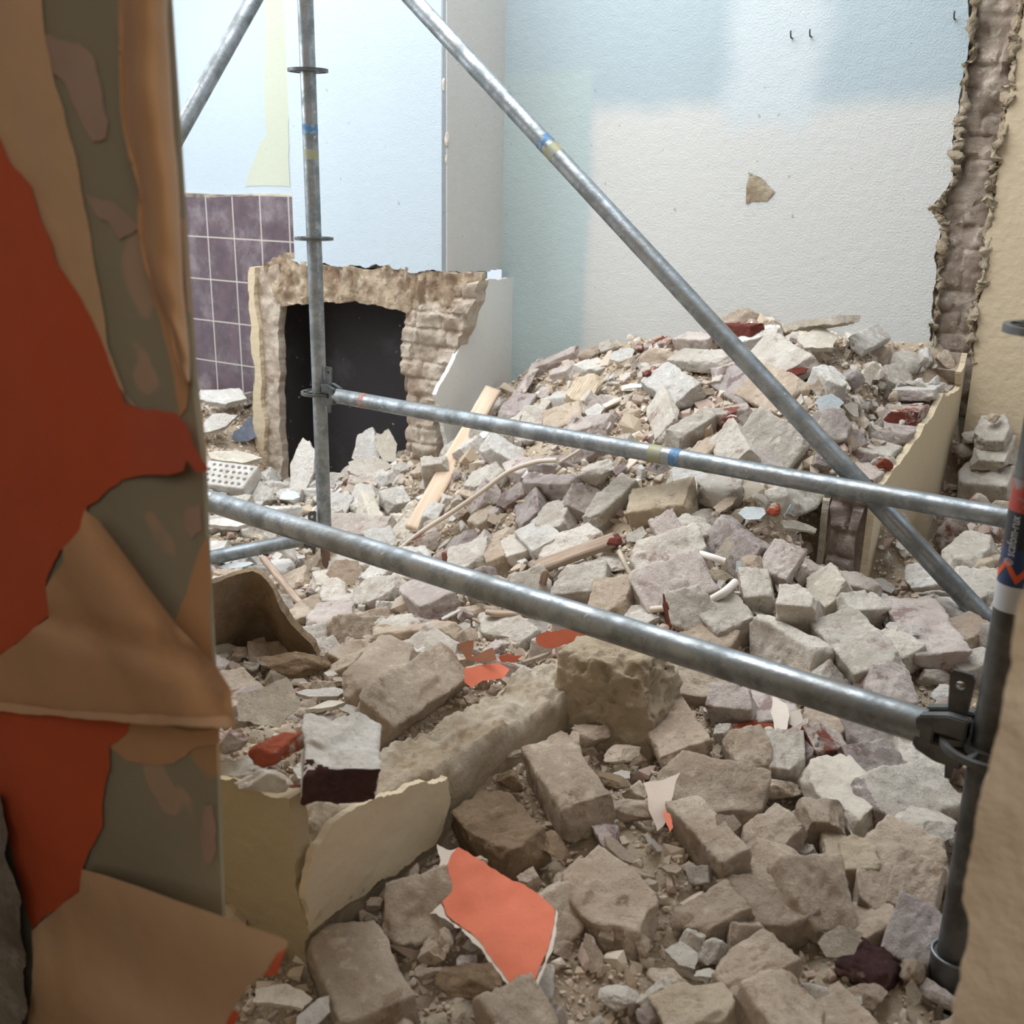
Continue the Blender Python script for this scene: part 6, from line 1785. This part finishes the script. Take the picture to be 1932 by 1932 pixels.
ground_sheet([(1215, 1475), (1250, 1470), (1285, 1455), (1270, 1500), (1266, 1540), (1240, 1568), (1225, 1530)], 'wallpaper_scrap', paper_mat('grey brown paper scrap', lin(206, 190, 176), lin(206, 190, 176)), 'torn grey paper scrap left of the large foreground brick', [(1215, 1500, .05), (1280, 1480, .06), (1240, 1560, .03)], None, 706)
ground_sheet([(1250, 1528), (1264, 1534), (1270, 1562), (1264, 1572), (1256, 1550)], 'wallpaper_scrap', mScrap, 'thin orange shred beside the torn grey paper scrap', [(1250, 1540, .06), (1270, 1550, .06), (1260, 1575, .05)], None, 707)
ground_sheet([(1460, 1310), (1485, 1330), (1490, 1350), (1480, 1400), (1462, 1380), (1455, 1345)], 'wallpaper_scrap', mTear, 'pale paper scrap under the near ledger', [(1455, 1350, .05), (1490, 1345, .07), (1470, 1400, .04)], None, 708)
ground_sheet([(1486, 1344), (1510, 1338), (1514, 1362), (1500, 1372), (1488, 1366)], 'wallpaper_scrap', mTear, 'small square pale paper scrap under the near ledger', [(1486, 1360, .06), (1514, 1355, .07), (1500, 1380, .05)], None, 709)

# ================================================================== FILLER RUBBLE (countable) and grit
def region(px, py):
    if px < 780 and py < 1090: return 'in the hollow before the fireplace', 'hollow'
    if px < 700 and py < 1400: return 'at the left behind the low wall', 'left'
    if py < 740: return 'along the crest of the heap by the wall', 'crest'
    if px > 1690 and py < 1300: return 'right of the cross wall stub', 'right back'
    if py < 900: return 'on the upper slope of the heap above the ledger', 'upper slope'
    if py < 1060: return 'on the middle slope of the heap', 'middle slope'
    if py < 1240: return 'on the lower slope just above the near ledger', 'lower slope'
    if px < 1240 and py > 1400: return 'in the foreground grit right of the low wall', 'foreground grit'
    if py < 1480: return 'below the near ledger', 'below ledger'
    if px < 1240: return 'by the far end of the low wall', 'wall end'
    return 'in the right foreground heap', 'right foreground'
def blocked(P, extra):
    v_ = P - RET.o
    if -0.1 < v_.dot(DA) < rl + extra and -0.02 - extra < v_.dot(DB) < .15 + extra: return True
    
    v = P - LOW.o
    u = v.dot(LOW.x); y_ = v.dot(LOW.y)
    if -0.03 < u < lu1 + .03 and -0.02 - extra < y_ < 0.15 + extra: return True
    v = P - STB.o
    u = v.dot(STB.x); y_ = v.dot(STB.y)
    if -0.03 < u < endu + .02 and -0.02 - extra < y_ < 0.14 + extra: return True
    if (P - BACK.o).dot(BACK.y) > -extra - .01: return True
    if (P - BREAST.o).dot(BREAST.y) > -extra and (P - BREAST.o).dot(DA) > BREAST.uz(485, 700)[0] and (P - BREAST.o).dot(DA) < ucr: return True
    if (P - ALC.o).dot(ALC.y) > -extra: return True
    if (Vector((P.x, P.y, 0)) - Vector((PN.x, PN.y, 0))).length < 0.04 + extra: return True
    if (Vector((P.x, P.y, 0)) - Vector((PL.x, PL.y, 0))).length < 0.03 + extra: return True
    v = P - NST.o
    if -.1 < v.dot(NST.y) + 0 < 0.13 and v.dot(NST.x) < 0.42: return True
    if P.y < 0.98: return True
    return False
MATW = {'tan': ['tan', 'tan', 'tan', 'tan', 'cream', 'pink'], 'far': ['cream', 'cream', 'cream', 'white', 'white', 'pink', 'tan', 'purple', 'red']}
grid = {}
def near(x, y, r):
    for (a, b2, c2) in PLACED:
        if (a - x) ** 2 + (b2 - y) ** 2 < (r + c2) ** 2: return True
    return False
rg = random.Random(77)
cand = []
tries = 0; nb = nh = nc = ns = 0
want = {'brick': 60, 'half': 100, 'chunk': 215, 'shard': 190, 'chip': 260}
desc = {'plaster': 'pale', 'cream': 'cream dusted', 'white': 'white chalky', 'pink': 'pinkish dusty', 'tan': 'tan', 'purple': 'mauve', 'red': 'red flecked'}
import re
def short(lb):
    w_ = lb.split()
    if len(w_) <= 9: return lb
    for k in range(9, 3, -1):
        if w_[k] in ('in', 'on', 'at', 'below', 'above', 'under', 'right', 'left', 'beside', 'just', 'behind', 'lying', 'with', 'of', 'against', 'near', 'from', 'leaning', 'standing', 'by', 'to') and w_[k - 1] not in ('in', 'on', 'at', 'the', 'a', 'just', 'right', 'left', 'of', 'with', 'and', 'lying', 'leaning', 'half', 'standing', 'from', 'behind', 'under'):
            return ' '.join(w_[:k])
    return ' '.join(w_[:9])
LAND = []
for o_ in list(COL.objects):
    if o_.parent is None and o_.get('label') and not o_.get('kind') and o_.type == 'MESH' and not o_.name.startswith(('wallpaper', 'plaster_edge', 'paper', 'plaster_chip', 'wall_hook')):
        bpy.context.view_layer.update()
        cc = sum((o_.matrix_world @ Vector(c__) for c__ in o_.bound_box), Vector()) / 8
        sx, sy, _z = project(cc)
        LAND.append((sx, sy, short(o_['label'])))
_cnt = {}
for l_ in LAND: _cnt[l_[2]] = _cnt.get(l_[2], 0) + 1
LAND = [l_ for l_ in LAND if _cnt[l_[2]] == 1]
USED = set()
def own_label(base, c_):
    sx, sy, _z = project(c_)
    for l_ in sorted(LAND, key=lambda q: (q[0] - sx) ** 2 + (q[1] - sy) ** 2)[:7]:
        dx, dy = sx - l_[0], sy - l_[1]
        w_ = ('right of' if dx > 0 else 'left of') if abs(dx) > abs(dy) else ('below' if dy > 0 else 'above')
        lb = '%s %s the %s' % (base, w_, re.sub('^(the|a) ', '', l_[2]))
        if lb not in USED and len(lb.split()) <= 16:
            USED.add(lb); return lb
    return None
def put(me, nm, c_, R, sc, mat, label, cat, grp):
    base = label.split(' half sunk')[0].split(' in the')[0].split(' along')[0].split(' on the')[0].split(' at the')[0].split(' right of')[0].split(' below')[0].split(' by the')[0]
    label = own_label(base, c_) or label
    o = bpy.data.objects.new(nm, with_mat(me, [M[mat]])); COL.objects.link(o)
    o.matrix_world = Matrix.LocRotScale(c_, R, Vector(sc))
    tag(o, label, cat, grp)
def sample():
    X = rg.uniform(-1.9, 2.1); Y = rg.uniform(1.0, 4.9)
    P = Vector((X, Y, gz(X, Y)))
    px, py, z_ = project(P)
    if not (360 < px < 1960 and 540 < py < 1990): return None
    # keep nearer spots more often: their pieces show larger
    if rg.random() > min(1.0, (2.6 / z_) ** 1.0): return None
    return P, px, py, z_
for kind, cnt in want.items():
    k = 0; tr = 0
    while k < cnt and tr < 60000:
        tr += 1
        s = sample()
        if s is None: continue
        P, px, py, z_ = s
        size = {'chip': rg.uniform(0.014, 0.034), 'brick': 0.10, 'half': 0.062, 'chunk': rg.uniform(0.018, 0.046), 'shard': rg.uniform(0.018, 0.042)}[kind]
        rr = {'chip': size * 0.6, 'brick': 0.062, 'half': 0.045, 'chunk': size * 0.75, 'shard': size * 0.7}[kind]
        if blocked(P, {'brick': .07, 'half': .04}.get(kind, .01)) or near(P.x, P.y, rr): continue
        where, key = region(px, py)
        if key == 'foreground grit' and kind in ('brick',): continue
        if key == 'foreground grit' and kind == 'half' and rg.random() < .8: continue
        if key == 'crest' and kind == 'brick' and rg.random() < .7: continue
        near_ = key in ('foreground grit', 'right foreground', 'left', 'wall end', 'below ledger')
        mat = rg.choice(MATW['tan' if near_ else 'far'])
        if kind in ('shard',): mat = rg.choice(['white', 'cream', 'tan']) if not near_ else rg.choice(['tan', 'cream'])
        if key == 'hollow': mat = rg.choice(['white', 'white', 'cream', 'plaster'])
        n = gn(P.x, P.y)
        q = Vector((0, 0, 1)).rotation_difference(n)
        q = Matrix.Rotation(rg.gauss(0, 0.38), 4, 'X').to_quaternion() @ Matrix.Rotation(rg.gauss(0, 0.38), 4, 'Y').to_quaternion() @ q @ Matrix.Rotation(rg.uniform(0, 2 * PI), 4, 'Z').to_quaternion()
        if kind == 'brick':
            if rg.random() < .35: q = q @ Matrix.Rotation(PI / 2, 4, 'X').to_quaternion()
            put(rg.choice(BR), 'brick', P + Vector((0, 0, -.014)), q, (rg.uniform(.8, 1.05), 1, 1), mat, '%s brick half sunk in rubble %s' % (desc[mat], where), 'brick', 'bricks ' + where)
        elif kind == 'half':
            put(rg.choice(HB), 'half_brick', P + Vector((0, 0, -.006)), q, (rg.uniform(.7, 1.1), rg.uniform(.75, 1), 1), mat, '%s broken half brick %s' % (desc[mat], where), 'brick', 'half bricks ' + where)
        elif kind == 'chunk':
            put(rg.choice(CH), 'mortar_lump', P + Vector((0, 0, size * .15)), q, (size, size * rg.uniform(.7, 1), size * rg.uniform(.7, 1)), mat, '%s small mortar lump %s' % (desc[mat], where), 'rubble', 'mortar lumps ' + where)
        elif kind == 'chip':
            put(rg.choice(HB), 'brick_chip', P + Vector((0, 0, .008)), q, (size * 12, size * rg.uniform(9, 14), size * rg.uniform(10, 22)), mat, '%s brick chip %s' % (desc[mat], where), 'brick', 'brick chips ' + where)
        else:
            put(rg.choice(SHD), 'plaster_fragment', P + Vector((0, 0, .012)), q, (size, size * rg.uniform(.6, 1), size * rg.uniform(.5, 1)), mat, '%s flat plaster fragment %s' % (desc[mat], where), 'plaster', 'plaster fragments ' + where)
        PLACED.append((P.x, P.y, rr * 0.8)); k += 1
    print(kind, k, tr)


# rubble lying along the broken top of the stub
for k in range(46):
    u_ = rg.uniform(0.0, 0.93); sz = rg.uniform(.014, .034)
    P = STB.o + STB.x * u_ + STB.y * rg.uniform(0.022, 0.13) + Vector((0, 0, stub_top(u_) + rg.uniform(-.006, .03)))
    mat = rg.choice(['cream', 'white', 'cream', 'pink', 'tan'])
    q = Matrix.Rotation(rg.uniform(0, 6), 4, Vector((rg.random(), rg.random(), rg.random() + .1)).normalized()).to_quaternion()
    put(rg.choice(CH), 'mortar_lump', P, q, (sz, sz * .8, sz * .7), mat, '%s small mortar lump along the broken top of the cross wall stub' % desc[mat], 'rubble', 'mortar lumps on the cross wall stub')
# grit: crumbs nobody could count
t = NT('loose crumbs', 0.95, spec=0.15)
at = t.n.new('ShaderNodeAttribute'); at.attribute_name = 'tone'
sp_ = t.n.new('ShaderNodeSeparateColor'); t.L(at.outputs['Color'], sp_.inputs[0])
c = t.mix(sp_.outputs[0], lin(184, 166, 144), lin(222, 212, 198))
c = t.mix(t.ramp(sp_.outputs[1], .93, .95), c, lin(150, 96, 82))
c = t.mix(t.ramp(sp_.outputs[1], .80, .90), c, lin(186, 164, 152))
mCrumb = t.out(c, t.bump(t.noise(240, 4, .7), .0015, .8))
def crumbs():
    g = np.random.default_rng(5)
    temps = []
    for k in range(14):
        pts = g.normal(size=(12, 3)); pts /= np.linalg.norm(pts, axis=1, keepdims=True); pts *= g.uniform(.75, 1.1, (12, 1)) * np.array([1, g.uniform(.6, 1), g.uniform(.35, .9)])
        bm = bmesh.new()
        for q in pts: bm.verts.new(q)
        bmesh.ops.convex_hull(bm, input=bm.verts[:])
        for v in [v for v in bm.verts if not v.link_faces]: bm.verts.remove(v)
        bmesh.ops.triangulate(bm, faces=bm.faces[:])
        bm.verts.index_update(); bm.verts.ensure_lookup_table()
        temps.append((np.array([v.co[:] for v in bm.verts]), np.array([[v.index for v in f.verts] for f in bm.faces]))); bm.free()
    N = 190000
    X = g.uniform(-1.9, 2.2, N); Y = g.uniform(0.98, 5.1, N)
    ok = g.random(N) < np.clip((2.4 / Y) ** 1.0, 0, 1)
    X, Y = X[ok], Y[ok]
    # clumps
    cl = fbm(np.column_stack([X, Y, X * 0]), 5, 3, 66)
    ok = cl > g.uniform(-1.0, 0.15, len(X)); X, Y = X[ok], Y[ok]
    d1 = (X - BACK.o.x) * DB.x + (Y - BACK.o.y) * DB.y
    a1 = (X - BACK.o.x) * DA.x + (Y - BACK.o.y) * DA.y
    d2 = (X - ALC.o.x) * DB.x + (Y - ALC.o.y) * DB.y
    ok = np.where(a1 > -0.42, d1 < -0.01, d2 < -.02)
    lo_u = (X - LOW.o.x) * LOW.x.x + (Y - LOW.o.y) * LOW.x.y; lo_y = (X - LOW.o.x) * LOW.y.x + (Y - LOW.o.y) * LOW.y.y
    ok &= ~((lo_u > 0) & (lo_u < lu1) & (lo_y > 0.0) & (lo_y < 0.15))
    st_u = (X - STB.o.x) * STB.x.x + (Y - STB.o.y) * STB.x.y; st_y = (X - STB.o.x) * STB.y.x + (Y - STB.o.y) * STB.y.y
    ok &= ~((st_u > 0) & (st_u < endu) & (st_y > 0.0) & (st_y < 0.12))
    X, Y = X[ok], Y[ok]
    n = len(X)
    fx = np.clip((X - GX0) / GC, 0, nx_ - 1.001); fy = np.clip((Y - GY0) / GC, 0, ny_ - 1.001)
    i, j = fx.astype(int), fy.astype(int); a, b2 = fx - i, fy - j
    Zg = Zd.reshape(ny_, nx_)
    z = (Zg[j, i] * (1 - a) + Zg[j, i + 1] * a) * (1 - b2) + (Zg[j + 1, i] * (1 - a) + Zg[j + 1, i + 1] * a) * b2
    s = 0.0030 * np.exp(g.normal(0, 0.6, n)) + 0.0012
    s = np.clip(s, 0.0015, 0.015)
    big = g.random(n) < 0.16; s[big] *= 2.4
    s = s * np.where(Y > 2.2, 1.0 + 0.5 * np.clip((Y - 2.2) / .6, 0, 1), 1.0)
    ax = g.normal(size=(n, 3)); ax /= np.linalg.norm(ax, axis=1, keepdims=True); an = g.uniform(0, PI, n)
    K_ = np.zeros((n, 3, 3)); K_[:, 0, 1] = -ax[:, 2]; K_[:, 0, 2] = ax[:, 1]; K_[:, 1, 0] = ax[:, 2]; K_[:, 1, 2] = -ax[:, 0]; K_[:, 2, 0] = -ax[:, 1]; K_[:, 2, 1] = ax[:, 0]
    R_ = np.eye(3)[None] + np.sin(an)[:, None, None] * K_ + (1 - np.cos(an))[:, None, None] * (K_ @ K_)
    tid = g.integers(0, len(temps), n); tnr = g.random((n, 3)); tnr[:, 0] *= np.where(Y < 2.0, .5, 1.0)
    Vs, Fs, Ts, off = [], [], [], 0
    for k, (bV, bF) in enumerate(temps):
        m_ = np.where(tid == k)[0]; nv = len(bV)
        sh = bV[None] * s[m_][:, None, None]
        sh = np.einsum('nij,nkj->nki', R_[m_], sh) + np.column_stack([X, Y, z + s * 0.35])[m_][:, None, :]
        Vs.append(sh.reshape(-1, 3)); Fs.append((bF[None] + (np.arange(len(m_)) * nv)[:, None, None]).reshape(-1, 3) + off); off += len(m_) * nv
        Ts.append(np.repeat(tnr[m_], nv, axis=0))
    V_, F_, tn = np.concatenate(Vs), np.concatenate(Fs), np.concatenate(Ts)
    me = mesh_np(V_, F_, False)
    ca = me.color_attributes.new('tone', 'BYTE_COLOR', 'POINT')
    ca.data.foreach_set('color', np.column_stack([tn, np.ones(len(tn))]).astype(np.float32).ravel())
    print('crumbs', n, len(me.vertices))
    return me
o = link('mortar_crumbs', crumbs(), mCrumb)
tag(o, 'loose mortar crumbs and plaster grit strewn over the whole heap', 'rubble', None, 'stuff')
